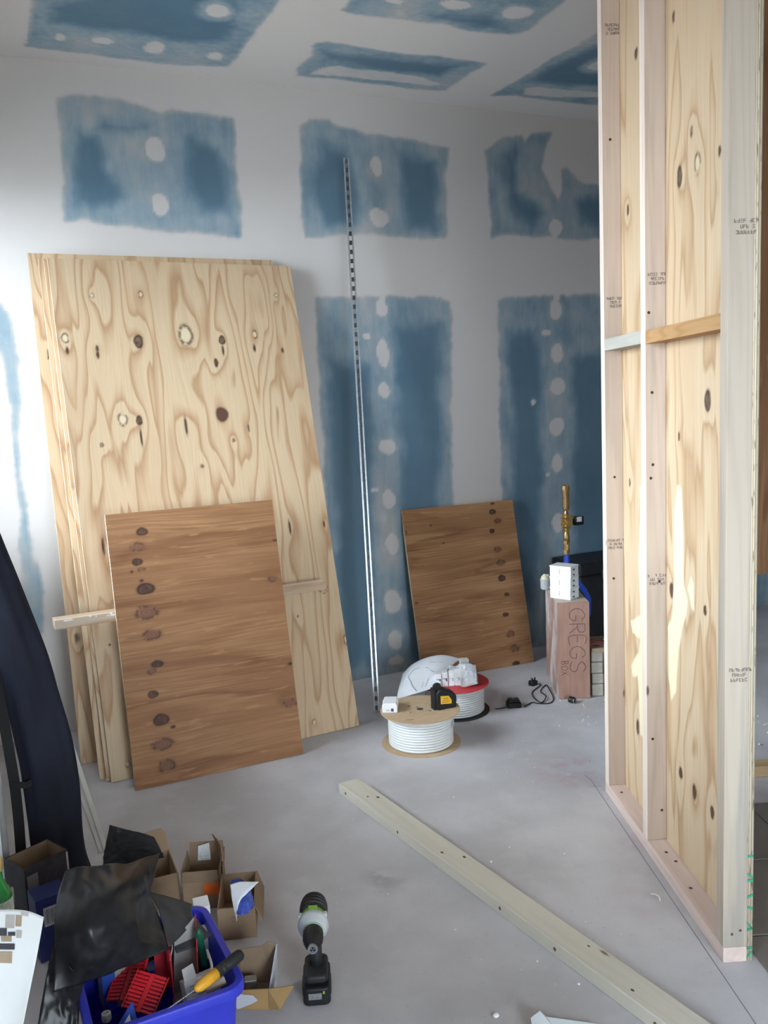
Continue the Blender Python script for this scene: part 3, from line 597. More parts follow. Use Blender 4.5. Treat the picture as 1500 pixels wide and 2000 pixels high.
for i, (BL, BR, TL, lab) in enumerate((
        ((.278, 3.860, .003), (1.493, 3.925, .003), (.226, 4.458, 2.370), 'thin edge of plywood sheet directly behind the front full-size sheet'),
        ((.252, 3.890, .003), (1.468, 3.950, .003), (.207, 4.478, 2.375), 'plywood sheet third from the front in the leaning stack, only its edge showing'),
        ((.190, 4.110, .003), (1.408, 4.135, .003), (.172, 4.532, 2.407), 'rearmost full-size plywood sheet, sticking out at the left of the stack'))):
    ply_sheet('plywood_sheet', 1.22, 2.44, .012, (PALE, EDGE), few(i * 10), .012, 22 + i, Mw=lean(BL, BR, TL), label=lab, cat='plywood sheet', group='full-size plywood sheets leaning on the back wall')
KB = [(0.151, 1.12, 0.0222, 0.0155), (0.127, 1.053, 0.0333, 0.0177), (0.115, 0.987, 0.02, 0.0144), (0.13, 0.951, 0.0155, 0.0089), (0.087, 0.946, 0.0067, 0.0055), (0.138, 0.864, 0.0355, 0.0222), (0.131, 0.758, 0.0466, 0.0288), (0.143, 0.658, 0.0377, 0.0222), (0.152, 0.526, 0.0244, 0.0133), (0.125, 0.498, 0.0177, 0.0133), (0.119, 0.397, 0.02, 0.0144), (0.141, 0.281, 0.0311, 0.0222), (0.135, 0.174, 0.0444, 0.0244), (0.142, 0.079, 0.0366, 0.0244), (0.761, 1.016, 0.0133, 0.0044), (0.726, 0.834, 0.02, 0.0133), (0.76, 0.426, 0.0133, 0.0055), (0.736, 0.245, 0.0333, 0.0177), (0.125, 0.902, 0.0089, 0.0067), (0.189, 0.24, 0.0111, 0.0067)]
tyB = ['d', 'r', 'd', 'r', 's', 'd', 'r', 'r', 'd', 'r', 'd', 'd', 'r', 'r', 's', 'r', 's', 'r', 's', 's']
ply_sheet('plywood_offcut', .771, 1.21, .018, (BROWN, EDGE), [k + (t,) for k, t in zip(KB, tyB)], .004, 41, horiz=True, Mw=lean((.38, 3.692, .002), (1.151, 3.707, .002), (.373, 3.945, 1.184)),
          label='smaller brown plywood board leaning before the big sheets, knots at its left', cat='plywood board')
KP = [(0.6, 0.945, 0.02, 0.0133), (0.63, 0.887, 0.0222, 0.0133), (0.58, 0.828, 0.0144, 0.0122), (0.601, 0.71, 0.0222, 0.0177), (0.612, 0.628, 0.0266, 0.0166), (0.605, 0.535, 0.0222, 0.0166), (0.624, 0.432, 0.0155, 0.01), (0.598, 0.312, 0.0177, 0.0111), (0.613, 0.191, 0.0244, 0.0189), (0.628, 0.102, 0.0311, 0.02), (0.626, 0.011, 0.0222, 0.0111), (0.608, 0.996, 0.0133, 0.0067), (0.174, 0.901, 0.0067, 0.0055), (0.243, 0.788, 0.0044, 0.0044), (0.004, 0.875, 0.0133, 0.0089), (0.018, 0.455, 0.0111, 0.0067)]
tyP = ['d', 'r', 'd', 'r', 'r', 'd', 'd', 'd', 'r', 'r', 'd', 's', 's', 's', 'r', 'r']
ply_sheet('plywood_offcut', .752, 1.008, .018, (BROWN2, EDGE_D), [k + (t,) for k, t in zip(KP, tyP)], .0045, 51, horiz=True, Mw=lean((2.099, 4.345, .002), (2.849, 4.325, .002), (2.085, 4.556, .985)),
          label='dark brown plywood board with knots down its right side, leaning on the blue wall', cat='plywood board')
# batten wedged between the brown board and the big sheets
OLDW = wood_mat('old_painted_batten', (.50, .36, .25), (.38, .24, .15), 0, 14, .3, False, (.72, .70, .68))
mb = MB(); mb.box((0, 0, 0), (1.275, .072, .042)); bt = mb.build('timber_batten', OLDW, bevel=.003, label='paint-spattered horizontal batten wedged behind the brown board', cat='batten')
bt.matrix_world = Matrix.Translation((.757, 3.940, .738)) @ Matrix.Rotation(math.radians(4.2), 4, 'Z') @ Matrix.Rotation(math.radians(.2), 4, 'Y')
PAINT = M('white_paint_splash', (.80, .80, .80), .5)
for i in range(9):
    mb = MB(); x = -.60 + random.uniform(0, .34); w = random.choice((.006, .012, .03)) * random.uniform(.6, 1.3)
    mb.prism([(x + w * math.cos(a) * (1 + .3 * math.sin(3 * a + i)), .0215 - .004 * (1 + (i % 3)) + .004 * math.sin(a)) for a in np.linspace(0, 2 * math.pi, 10, endpoint=False)], .0361, .0367, Matrix.Rotation(math.radians(90), 4, 'X'))
    mb.build('paint_splash', PAINT, bt)
# grade stamp on the front sheet
scribble('grade_stamp', (6, 8, 7), .016, INK, [o for o in bpy.data.objects if o.name == 'plywood_sheet'][0], Matrix.Translation((1.13, -.0005, .72)) @ Matrix.Rotation(math.radians(90), 4, 'X') @ Matrix.Rotation(math.radians(-38), 4, 'Z'), 3)

# ------------------------------------------------------------------ slotted channel leaning on the wall
GALV = M('galvanised_steel', (.50, .52, .55), .32, .9, var=.15, scale=60)
cb, ct = Vector((1.664, 4.021, .012)), Vector((1.639, 4.545, 2.935)); Lc = (ct - cb).length
zc = (ct - cb).normalized(); Mch = frame(cb, (1, -.35, 0), zc)
ch = empty('slotted_channel', label='long slotted galvanised steel channel leaning on the wall beside the plywood', cat='steel channel'); ch.matrix_world = Mch
mb = MB(); w = .029; pitch = .05; n = int(Lc / pitch)
mb.b2((-w / 2, .019, 0), (-.008, .021, Lc)); mb.b2((.008, .019, 0), (w / 2, .021, Lc))
for i in range(n + 1):
    z0 = i * pitch; mb.b2((-.008, .019, z0), (.008, .021, min(Lc, z0 + .024)))
mb.build('slotted_web', M('shaded_galvanised_web', (.16, .17, .18), .55, .6, var=.2, scale=60), ch)  # dark web colour stands in for the shadow inside the channel
for s in (-1, 1):
    mb = MB(); mb.b2((s * w / 2 - .001, -.002, 0), (s * w / 2 + .001, .021, Lc)); mb.b2((min(s * w / 2, s * (w / 2 - .007)), -.003, 0), (max(s * w / 2, s * (w / 2 - .007)), -.001, Lc)); mb.build('flange', GALV, ch)

# ------------------------------------------------------------------ loose timber on the floor
TIM = wood_mat('green_treated_timber', (.64, .60, .52), (.56, .52, .44), 1, 14, .12, True, (.5, .48, .42))
ta, tb = Vector((1.199, 3.249, 0)), Vector((1.4625, 1.35, 0)); dv = tb - ta; LT = dv.length
mb = MB(); mb.box((0, 0, 0), (.094, LT, .044)); tm = mb.build('loose_timber', TIM, bevel=.003, label='long loose timber stud lying diagonally on the concrete floor', cat='timber')
tm.location = ((ta + tb) / 2 + Vector((0, 0, .0221))); tm.rotation_euler = (0, 0, math.atan2(dv.y, dv.x) - math.pi / 2)
KNOT = M('timber_knot', (.14, .09, .06), .7)
for x, y, r in ((.02, -.25, .005), (-.025, -.18, .005), (.02, .62, .004), (-.02, .42, .0035), (.01, -.78, .004), (-.015, .9, .004), (-.02, -.75, .006)):
    mb = MB(); mb.lathe([(r, -.001), (r, .0004)], 10, Matrix.Translation((x, y, .022)) @ Matrix.Diagonal((1, 1.5, 1, 1))); mb.build('knot', KNOT, tm)
for y in (-.5, .1, .35, .72, -.9):
    mb = MB(); mb.lathe([(.006, -.001), (.006, .0005)], 10, Matrix.Translation((-.047 if dv.y > 0 else .047, y, .0)) @ Matrix.Rotation(math.radians(90), 4, 'Y')); mb.build('knot', KNOT, tm)

# ------------------------------------------------------------------ cable reels and what lies on them
CARD = M('grey_board_flange', (.50, .36, .23), .75, var=.08, scale=30)
CABLE = M('white_cable', (.78, .79, .80), .38, var=.03)
PRINT = M('black_print', (.05, .05, .06), .7)
WHITE = M('white_plastic', (.82, .83, .85), .4, var=.02)
BLACK = M('black_plastic', (.010, .010, .012), .5, var=.3)
NAVY = M('navy_print', (.03, .05, .16), .6)
def reel(loc, r, h, top, bot, rc, cr, **k):
    e = empty('cable_reel', loc, **k); t = .004
    mb = MB(); mb.lathe([(r, 0), (r, t)], 64); mb.build('bottom_flange', bot, e, smooth=True)
    mb = MB(); mb.lathe([(.016, h - t), (r, h - t), (r, h), (.016, h), (.016, h - t)], 64, cap=False); tf = mb.build('top_flange', top, e, smooth=True)
    mb = MB(); mb.lathe([(rc - cr, t), (rc - cr, h - t)], 40, cap=False); mb.lathe([(.016, t), (.016, h - t)], 20, cap=False); mb.build('drum', bot, e, smooth=True)
    n = int((h - 2 * t - .006) / (2 * cr)); pts = []
    mb = MB(); stepz = (h - 2 * t - .004) / n
    for j in range(n):
        mb.tube([(rc * math.cos(2 * math.pi * i / 64), rc * math.sin(2 * math.pi * i / 64), t + .002 + stepz * (j + .5 + .03 * math.sin(2 * math.pi * i / 64 + j))) for i in range(64)], cr, 10, True)
    mb.build('cable', CABLE, e, smooth='all')
    return e, tf
R1 = (1.697, 3.560, 0)
r1, tf1 = reel(R1, .19, .165, CARD, CARD, .150, .0062, label='cable reel with cardboard flanges and thick white cable, nearest on the floor', cat='cable reel')
for x, y, w, d in ((.0, .03, .012, .006), (-.03, .06, .016, .008), (.03, -.05, .012, .005), (-.06, -.02, .010, .005), (.07, .02, .014, .006)):
    mb = MB(); mb.box((x, y, .1651), (w, d, .0006)); mb.build('slot', PRINT, tf1)
mb = MB(); mb.lathe([(.016, .1646), (.016, .1652)], 20); mb.build('spindle_hole', PRINT, tf1)
for k_, (n_, x, y, sz, rz) in enumerate(((12, .115, -.055, .013, 12), (12, .085, -.005, .011, 12), (6, -.10, -.10, .012, -30), (9, .02, -.035, .009, -24))):
    scribble('printed_text', (n_,), sz, PRINT, tf1, Matrix.Translation((x, y, .1651)) @ Matrix.Rotation(math.radians(rz), 4, 'Z'), k_)
mb = MB(); mb.prism(rrect(.03, .06, .004), 0, .0006, Mx((R1[0] * 0 + .1462 * math.cos(-.62), .1462 * math.sin(-.62), .10), -.62) @ Matrix.Translation((.011, 0, 0)) @ Matrix.Rotation(math.radians(90), 4, 'Y') @ Matrix.Rotation(math.radians(90), 4, 'Z') @ Matrix.Rotation(math.radians(90), 4, 'Z')); mb.build('cable_label', M('paper_label', (.7, .71, .73), .6, var=.2, scale=200), r1)
# white junction box on the near reel
j = empty('junction_box', (1.574, 3.63, 0.165), math.radians(-28), label='small white plastic junction box on the cardboard reel', cat='junction box'); 
mb = MB(); mb.prism([(-.036, 0), (.036, 0), (.036, .034), (.030, .046), (-.030, .046), (-.036, .034)], -.05, .05, Matrix.Rotation(math.radians(90), 4, 'X')); mb.build('body', WHITE, j, bevel=.003)
mb = MB(); mb.box((.012, -.0505, .014), (.012, .001, .014)); mb.build('logo_patch', NAVY, j)
scribble('logo_text', (3,), .009, NAVY, j, Matrix.Translation((-.008, -.0502, .014)) @ Matrix.Rotation(math.radians(90), 4, 'X'))
for s in (-1, 1):
    mb = MB(); mb.box((s * .034, 0, .040), (.004, .012, .010)); mb.build('clip', WHITE, j)
# laser level
YEL = M('yellow_label', (.85, .48, .03), .5, var=.05)
lv = empty('laser_level', (1.809, 3.523, 0.165), math.radians(-4), label='black and yellow cross-line laser level standing on the near reel', cat='laser level')
prof = [(-.050, .0), (.048, .0), (.052, .012), (.052, .050), (.040, .078), (.015, .086), (.0, .096), (-.020, .100), (-.035, .098), (-.050, .080)]
mb = MB(); mb.prism(prof, -.028, .028, Matrix.Rotation(math.radians(90), 4, 'X')); mb.build('body', BLACK, lv, bevel=.006, seg=3, smooth=True)
mb = MB(); mb.prism([(-.030, .028), (.026, .024), (.026, .042), (.012, .064), (-.030, .068)], .0285, .0295, Matrix.Rotation(math.radians(90), 4, 'X')); mb.build('warning_label', YEL, lv)
for i in range(3):
    mb = MB(); mb.box((-.004, -.0298, .036 + .009 * i), (.040 - .008 * i, .0006, .0016)); mb.build('label_line', PRINT, lv)
mb = MB(); mb.lathe([(.021, -.006), (.023, 0), (.021, .006)], 24, Mx((-.036, 0, .104), 0, math.radians(90))); mb.build('pivot_knob', BLACK, lv, smooth=True)
mb = MB(); mb.box((-.055, 0, .05), (.014, .040, .105)); mb.build('bracket', BLACK, lv, bevel=.004)
mb = MB(); mb.lathe([(.02, 0), (.02, .004)], 20, Mx((.0525, 0, .04), 0, 0, math.radians(90))); mb.build('lens_window', M('dark_lens', (.02, .025, .03), .08), lv)
# rear reel
RED = M('red_flange', (.55, .035, .045), .45, var=.05)
R2 = (2.045, 3.861, 0.15); R2 = (R2[0], R2[1], 0)
r2, tf2 = reel(R2, .182, .152, RED, BLACK, .150, .0055, label='cable reel with red top and black bottom flange, behind the near reel', cat='cable reel')
mb = MB(); mb.lathe([(.034, .152), (.034, .158), (.02, .158)], 24); mb.build('hub', BLACK, tf2, smooth=True)
mb = MB(); mb.prism([(.172 * math.cos(a), .172 * math.sin(a)) for a in np.linspace(1.0, 1.75, 9)] + [(.13 * math.cos(a), .13 * math.sin(a)) for a in np.linspace(1.75, 1.0, 9)], .1521, .1526); mb.build('flange_label', WHITE, tf2)
# little white boxes on the rear reel under the drawing
def small_box(loc, rz, d, name, mat, label, group=None, mark=True, cat='carton'):
    e = empty(name, loc, rz, label=label, cat=cat, group=group); mb = MB(); mb.box((0, 0, d[2] / 2), d); b = mb.build('carton_body', mat, e, bevel=.0015)
    if mark:
        mb = MB(); mb.box((.008, -d[1] / 2 - .0004, d[2] * .5), (.007, .0008, .016)); mb.box((-.002, -d[1] / 2 - .0004, d[2] * .5 + .005), (.014, .0008, .003)); mb.build('printed_mark', NAVY, e)
    return e
WCARD = M('white_carton', (.72, .72, .73), .6, var=.06, scale=30)
bx0 = Vector((R2[0], R2[1], .1525)); u = Vector((math.cos(-.42), math.sin(-.42), 0)); v = Vector((-u.y, u.x, 0))
for i, lab in enumerate(('first small white carton under the open end of the drawing', 'second small white carton beside the drawing, next to the first', 'third small white carton in the row on the red reel', 'fourth small white carton in the row, wrapped in clear film')):
    small_box(bx0 + u * (-.085 + .033 * i) + v * (-.055 + .004 * i), -.42, (.031, .05, .070 + .004 * (i % 2)), 'small_carton', WCARD, lab, 'white cartons on the red reel')
small_box(bx0 + u * .06 + v * .055, -.3, (.045, .04, .105), 'pale_carton', M('pale_carton', (.52, .51, .48), .6), 'pale upright carton behind the row of small white cartons', None, True)
small_box(bx0 + u * .085 + v * .015, -.42, (.04, .03, .085), 'navy_carton', M('navy_carton', (.06, .07, .2), .5), 'small navy blue carton beside the clear film on the reel', None, False)
FILM = nodes_of('clear_film'); fm, _, FN, FL_, fb = FILM
fb.inputs['Base Color'].default_value = (.85, .87, .9, 1); fb.inputs['Roughness'].default_value = .12; fb.inputs['Alpha'].default_value = .28
c0 = bx0 + v * -.10 + u * .0
drape('plastic_film', [[c0 + u * (.035 * i - .03) + v * (-.012 + .025 * j) + Vector((0, 0, .012 + (.0, .050, .088, .086)[j] + .008 * math.sin(i * 2.1 + j))) for j in range(4)] for i in range(5)], fm, None, 26, 26, .0006, .008, 9, 4, .7,
      label='crumpled clear plastic film over the small cartons', cat='plastic film')
drape('grey_packet', [[bx0 + u * (.055 + .032 * i) + v * (-.095 + .03 * j) + Vector((0, 0, .004 + (.012, .03, .045, .05)[j] + .004 * math.sin(3 * i + j))) for j in range(4)] for i in range(3)], M('grey_packet', (.22, .22, .23), .4, var=.5, scale=60), None, 20, 20, .004, .004, 8, 6, .5,
      label='grey crumpled packet on the red reel flange', cat='packet')
# drawing draped over them
def paper_mat():
    m = M('drawing_paper', (.84, .86, .92), .7, var=.02); return m
PAPER = paper_mat()
PC = [[(1.839, 4.06, 0.174), (1.902, 4.06, 0.218), (1.996, 4.06, 0.242), (2.096, 4.06, 0.237), (2.196, 4.04, 0.203)],
      [(1.777, 3.96, 0.157), (1.845, 3.96, 0.212), (1.933, 3.96, 0.231), (2.018, 3.96, 0.228), (2.092, 3.96, 0.207)],
      [(1.727, 3.88, 0.146), (1.799, 3.88, 0.182), (1.874, 3.87, 0.197), (1.94, 3.87, 0.202), (1.991, 3.87, 0.196)],
      [(1.684, 3.8, 0.14), (1.751, 3.79, 0.153), (1.822, 3.78, 0.164), (1.881, 3.78, 0.17), (1.916, 3.78, 0.174)]]
dw = drape('paper_drawing', PC, PAPER, None, 40, 40, .0006, .0015, 4, 3, label='white construction drawing draped over the boxes on the rear reel', cat='drawing')
GP = catmull(PC, 41, 41); nG = np.cross(np.gradient(GP, axis=0), np.gradient(GP, axis=1)); nG /= np.linalg.norm(nG, axis=2, keepdims=True); 
if nG[20, 20, 2] < 0: nG = -nG
LINE = M('drawing_line', (.28, .30, .36), .8)
def on_paper(name, seq, r=.0012):
    pts = [Vector(GP[int(a * 40), int(b * 40)] + nG[int(a * 40), int(b * 40)] * .0025) for a, b in seq]; mb = MB(); mb.tube(pts, r, 5); mb.build(name, LINE, dw)
on_paper('plan_outline', [(.33, .30), (.45, .22), (.60, .25), (.8, .32), (.97, .38)], .0018)
on_paper('plan_line', [(.33, .30), (.36, .42)]); on_paper('plan_line', [(.40, .50), (.45, .58)]); on_paper('plan_line', [(.5, .62), (.58, .72)]); on_paper('plan_line', [(.62, .74), (.7, .82)], .0016)
on_paper('plan_line', [(.7, .6), (.9, .55)], .0007); on_paper('plan_line', [(.25, .55), (.3, .8)], .0007); on_paper('plan_line', [(.75, .5), (.9, .48)], .0007)

# ------------------------------------------------------------------ charger, plug and flex
ck = empty('battery_charger', (2.331, 3.74, 0), math.radians(-20), label='black battery charger on the floor beside the rear reel', cat='charger')
mb = MB(); mb.prism(rrect(.075, .062, .012), 0, .028); mb.build('base', BLACK, ck, bevel=.004, smooth=True)
mb = MB(); mb.prism(rrect(.060, .050, .010), .028, .042); mb.build('cover', BLACK, ck, bevel=.005, smooth=True)
mb = MB(); mb.prism(rrect(.024, .030, .005), .0421, .046); mb.build('charging_post', M('dark_grey_plastic', (.06, .06, .065), .3), ck, bevel=.002)
mb = MB(); mb.box((.0, .012, .0455), (.010, .004, .006)); mb.build('contact', GALV, ck)
pg = empty('mains_plug', (2.608, 3.974, 0), math.radians(20), label='black three-pin mains plug lying pins-up near the plywood box', cat='plug')
mb = MB(); mb.prism([(-.024, -.018), (.024, -.018), (.024, .012), (.012, .022), (-.012, .022), (-.024, .012)], 0, .026); mb.build('plug_body', BLACK, pg, bevel=.004, smooth=True)
for x, y, w in ((-.011, -.006, .0065), (.011, -.006, .0065), (0, .010, .008)):
    mb = MB(); mb.box((x, y, .035), (.004, w, .018)); mb.build('pin', BLACK if w < .007 else GALV, pg)
def curve_pts(P, n=60):
    C = np.array(P, float); return [tuple(q_) for q_ in catmull(np.stack([C, C], 1), n, 2)[:, 0]]
FLEX = M('black_flex', (.02, .02, .022), .5)
fx = [(2.37, 3.698, 0.006), (2.444, 3.732, 0.004), (2.463, 3.702, 0.004), (2.518, 3.679, 0.004), (2.575, 3.727, 0.004), (2.63, 3.849, 0.012), (2.663, 3.927, 0.004), (2.581, 3.857, 0.004), (2.549, 3.76, 0.01), (2.486, 3.707, 0.004), (2.482, 3.769, 0.008), (2.533, 3.866, 0.004), (2.635, 3.937, 0.006), (2.628, 3.941, 0.012)]
mb = MB(); mb.tube(curve_pts(fx, 110), .0032, 8); mb.build('charger_flex', FLEX, None, smooth='all', label='tangled thin black flex between charger and plug', cat='cable')
mb = MB(); mb.tube(curve_pts([(2.226, 3.754, 0.004), (2.245, 3.743, 0.004), (2.273, 3.738, 0.006), (2.286, 3.723, 0.014)], 20), .003, 8); mb.build('flex_end', FLEX, None, smooth='all', label='short end of black flex between charger and rear reel', cat='cable')
ft = empty('pipe_fitting', (2.625, 3.627, 0), label='small black round fitting lying on floor before the plywood box', cat='fitting')
mb = MB(); mb.lathe([(.012, -.018), (.017, -.016), (.017, .010), (.012, .018), (.007, .018), (.007, -.005)], 20, Mx((0, 0, .017), math.radians(20), math.radians(90))); mb.build('fitting_body', BLACK, ft, smooth=True)
mb = MB(); mb.lathe([(.012, 0), (.012, .002), (.008, .002), (.008, 0)], 20, Mx((.0, -.017, .017), math.radians(20), math.radians(90)), cap=False); mb.build('grey_ring', GALV, ft, smooth=True)

# ------------------------------------------------------------------ plywood box with lettering
REDPLY = M('red_hardwood_ply', (.34, .19, .145), .6, var=.14, scale=9, stretch=(6, 6, 1))
def dusty_mat():
    m, nt, N, L, b = nodes_of('dusty_red_ply'); tc = N.new('ShaderNodeTexCoord')
    n = N.new('ShaderNodeTexNoise'); n.inputs['Scale'].default_value = 7; n.inputs['Detail'].default_value = 6; n.inputs['Roughness'].default_value = .65
    mp = N.new('ShaderNodeMapping'); mp.inputs['Scale'].default_value = (1, 1, .5); L.new(tc.outputs['Object'], mp.inputs[0]); L.new(mp.outputs[0], n.inputs['Vector'])
    c = mixc(N, L, sstep_node(N, L, n.outputs['Fac'], .40, .66), (.34, .19, .15), (.60, .54, .54)); L.new(c, b.inputs['Base Color']); b.inputs['Roughness'].default_value = .75; return m
g0 = Vector((2.598, 3.708, 0)); gdir = Vector((.90, -.433, 0)).normalized(); grz = math.atan2(gdir.y, gdir.x)
gb = empty('plywood_box', g0, grz, label='tall reddish plywood box with pencilled lettering GREGS BOX', cat='box')
bw, bd, bh, t = .167, .42, .53, .009
DUST = dusty_mat()
for nm, lo, hi, mt in (('front_panel', (0, 0, .002), (bw, t, bh), REDPLY), ('back_panel', (0, bd - t, .002), (bw, bd, bh), REDPLY), ('side_panel', (0, t, .002), (t, bd - t, bh - t), DUST), ('side_panel', (bw - t, t, .002), (bw, bd - t, bh - t), REDPLY), ('top_panel', (0, t, bh - t), (bw, bd - t, bh), M('pale_ply_top', (.52, .42, .34), .6))):
    bar(nm, lo, hi, mt, gb, .001)
def letters(par, strokes, ox, oz, sc, r=.0014, mat=None):
    """handwriting turned a quarter clockwise: letter x runs down the face, letter y runs to the right"""
    for st in strokes:
        pts = [(ox + p_[1] * sc, -.0006, oz - p_[0] * sc) for p_ in st]
        if len(pts) > 2: pts = curve_pts(pts, 8 * len(pts))
        mb = MB(); mb.tube(pts, r, 5); mb.build('pencil_stroke', mat, par)
PEN = M('pencil_grey', (.085, .055, .05), .7)
G_ = lambda o: [[(o + .80, .80), (o + .5, 1.0), (o + .12, .75), (o + .05, .35), (o + .35, .02), (o + .75, .12), (o + .82, .42)], [(o + .82, .42), (o + .48, .42)]]
S_ = lambda o: [[(o + .75, .85), (o + .45, 1.0), (o + .12, .80), (o + .30, .55), (o + .68, .42), (o + .72, .15), (o + .40, .0), (o + .05, .15)]]
R_ = lambda o: [[(o + .1, 0), (o + .1, 1)], [(o + .1, 1), (o + .55, .98), (o + .65, .75), (o + .5, .55), (o + .1, .5)], [(o + .3, .5), (o + .7, 0)]]
E_ = lambda o: [[(o + .65, 1), (o + .1, 1), (o + .1, 0), (o + .68, 0)], [(o + .1, .5), (o + .5, .5)]]
letters(gb, G_(0) + R_(.95) + E_(1.75) + G_(2.5) + S_(3.45), .060, bh - .030, .083, .0013, PEN)
B_ = lambda o: [[(o + .1, 0), (o + .1, 1)], [(o + .1, 1), (o + .5, .9), (o + .45, .6), (o + .1, .5), (o + .55, .35), (o + .5, .05), (o + .1, 0)]]
O_ = lambda o: [[(o + .4, 1), (o + .08, .6), (o + .2, .05), (o + .55, .1), (o + .68, .6), (o + .4, 1)]]
X_ = lambda o: [[(o + .1, 1), (o + .65, 0)], [(o + .1, 0), (o + .65, 1)]]
letters(gb, B_(0) + O_(.75) + X_(1.5), .014, .215, .038, .0010, PEN)
# three white boxes stacked on it
wbc = Vector((2.706, 3.795, .53)); wrz = math.radians(-64)
for i, lab in enumerate(('lowest of three white plastic boxes stacked on the plywood box', 'middle one of three white plastic boxes stacked on the plywood box', 'topmost of three white plastic boxes stacked on the plywood box')):
    e = empty('white_enclosure', wbc + Vector((0, 0, .0603 * i)), wrz + .03 * (i - 1), label=lab, cat='plastic box', group='white boxes stacked on the plywood box')
    mb = MB(); mb.b2((-.062, -.046, 0), (.062, .046, .052)); mb.build('body', WHITE, e, bevel=.002)
    mb = MB(); mb.b2((-.064, -.048, .052), (.064, .048, .060)); mb.build('lid', WHITE, e, bevel=.0015)
    mb = MB(); mb.box((-.005, -.0464, .030), (.002, .001, .028)); mb.build('face_line', M('grey_print', (.25, .26, .29), .6), e)
    for z in (.012, .040):
        mb = MB(); mb.box((.0624, -.008, z), (.001, .012, .010)); mb.box((.0624, -.018, z + .004), (.001, .014, .003)); mb.build('printed_mark', PRINT, e)
# tub of set foam beside them
tb_ = empty('foam_tub', (2.743, 4.025, 0.53), label='clear tub with cream foam spilling out on the plywood box', cat='tub')
mb = MB(); mb.lathe([(.026, 0), (.030, .006), (.031, .055), (.033, .058), (.031, .060), (.028, .055), (.027, .008), (.003, .006)], 24, cap=False); mb.build('tub_body', M('cloudy_plastic', (.6, .62, .65), .25, var=.1), tb_, smooth=True)
mb = MB(); mb.lathe([(.001, .082), (.014, .080), (.027, .066), (.029, .05), (.02, .03)][::-1], 18, cap=False)
for i in range(len(mb.v)):
    x, y, z = mb.v[i]; s_ = 1 + .14 * math.sin(x * 190 + z * 90) * math.cos(y * 210); mb.v[i] = (x * s_, y * s_, z + .006 * math.sin(x * 160 + y * 130))
mb.build('foam', M('cream_foam', (.72, .68, .50), .8, var=.12, scale=60, bump=.6), tb_, smooth='all')
# brass valve on blue pipe
BRASS = M('bright_brass', (.72, .50, .16), .28, .9, var=.12, scale=40); BRASS_D = M('dull_brass', (.45, .29, .13), .35, .85, var=.2, scale=40); COPPER = M('copper', (.55, .27, .17), .3, .9)
BLUEP = M('blue_water_pipe', (.02, .06, .38), .35, var=.05)
vx, vy = 3.016, 4.2
vp = empty('water_pipe', (vx, vy, 0), label='blue water pipe topped with brass valve fittings, standing behind the plywood box', cat='pipe')
mb = MB(); mb.tube([(0, 0, 0), (0, 0, .60), (0, 0, .64)], [.016, .016, .016], 20); mb.lathe([(.022, .60), (.017, .675)], 20); mb.build('blue_pipe', BLUEP, vp, smooth=True)
mb = MB(); mb.tube([Vector(q_) - Vector((vx, vy, 0)) for q_ in ((2.982, 4.1, 0.577), (3.025, 4.1, 0.517), (3.065, 4.1, 0.468), (3.105, 4.11, 0.411), (3.111, 4.12, 0.308), (3.02, 4.12, .25), (2.98, 4.15, .012))], [.012, .017, .017, .014, .014, .014, .014], 14); mb.build('blue_tail', BLUEP, vp, smooth='all')
mb = MB(); mb.lathe([(.023, .675), (.023, .70)], 6); mb.lathe([(.017, .70), (.017, .735)], 8); mb.lathe([(.021, .735), (.021, .755)], 6); mb.build('lower_nut', BRASS_D, vp, bevel=.001)
mb = MB(); mb.lathe([(.015, .755), (.018, .765), (.020, .775), (.017, .785), (.019, .795), (.014, .805), (.014, .815)], 20); mb.build('union', BRASS_D, vp, smooth=True)
mb = MB(); mb.box((0, 0, .865), (.040, .040, .05)); mb.box((0, 0, .825), (.036, .036, .022)); mb.box((0, 0, .905), (.036, .036, .022)); mb.build('valve_body', BRASS, vp, bevel=.004)
mb = MB(); mb.lathe([(.018, -.025), (.018, .030)], 20, Mx((-.006, -.018, .867), math.radians(0), math.radians(90))); mb.build('valve_bonnet', BRASS, vp, smooth=True)
for z in (.845, .862, .880, .895):
    mb = MB(); mb.box((-.026, -.002, z), (.012, .024, .008)); mb.build('bolt', BRASS, vp, bevel=.001)
mb = MB(); mb.box((.034, -.005, .895), (.030, .016, .020)); mb.build('side_arm', BRASS, vp, bevel=.002)
mb = MB(); mb.box((.078, -.012, .872), (.058, .036, .052)); mb.build('solenoid_coil', BLACK, vp, bevel=.004)
mb = MB(); mb.box((.072, -.0308, .882), (.034, .001, .030)); mb.build('coil_label', WHITE, vp)
mb = MB(); mb.lathe([(.015, .915), (.016, .925), (.012, .932), (.012, .938)], 18); mb.build('nipple', COPPER, vp, smooth=True)
mb = MB(); mb.lathe([(.014, .938), (.020, .95), (.020, 1.02), (.021, 1.045), (.021, 1.06)], 12); mb.build('check_valve', BRASS_D, vp, bevel=.001)
mb = MB(); mb.lathe([(.024, 1.06), (.024, 1.085), (.018, 1.09), (.018, 1.080)], 8); mb.build('top_nut', BRASS_D, vp, bevel=.001)
# black case behind
bk = empty('black_case', (3.50, 4.42, 0), 0.02, label='large black plastic case standing in the corner behind the valve', cat='case')
mb = MB(); mb.b2((-.33, -.13, .003), (.45, .14, .50)); mb.build('case_body', BLACK, bk, bevel=.01)
mb = MB(); mb.b2((-.34, -.14, .50), (.46, .15, .585)); mb.build('case_lid', BLACK, bk, bevel=.012)
for x in (-.15, .25):
    mb = MB(); mb.box((x, -.143, .50), (.04, .012, .05)); mb.build('latch', M('dark_grey_plastic', (.06, .06, .065), .3), bk, bevel=.002)
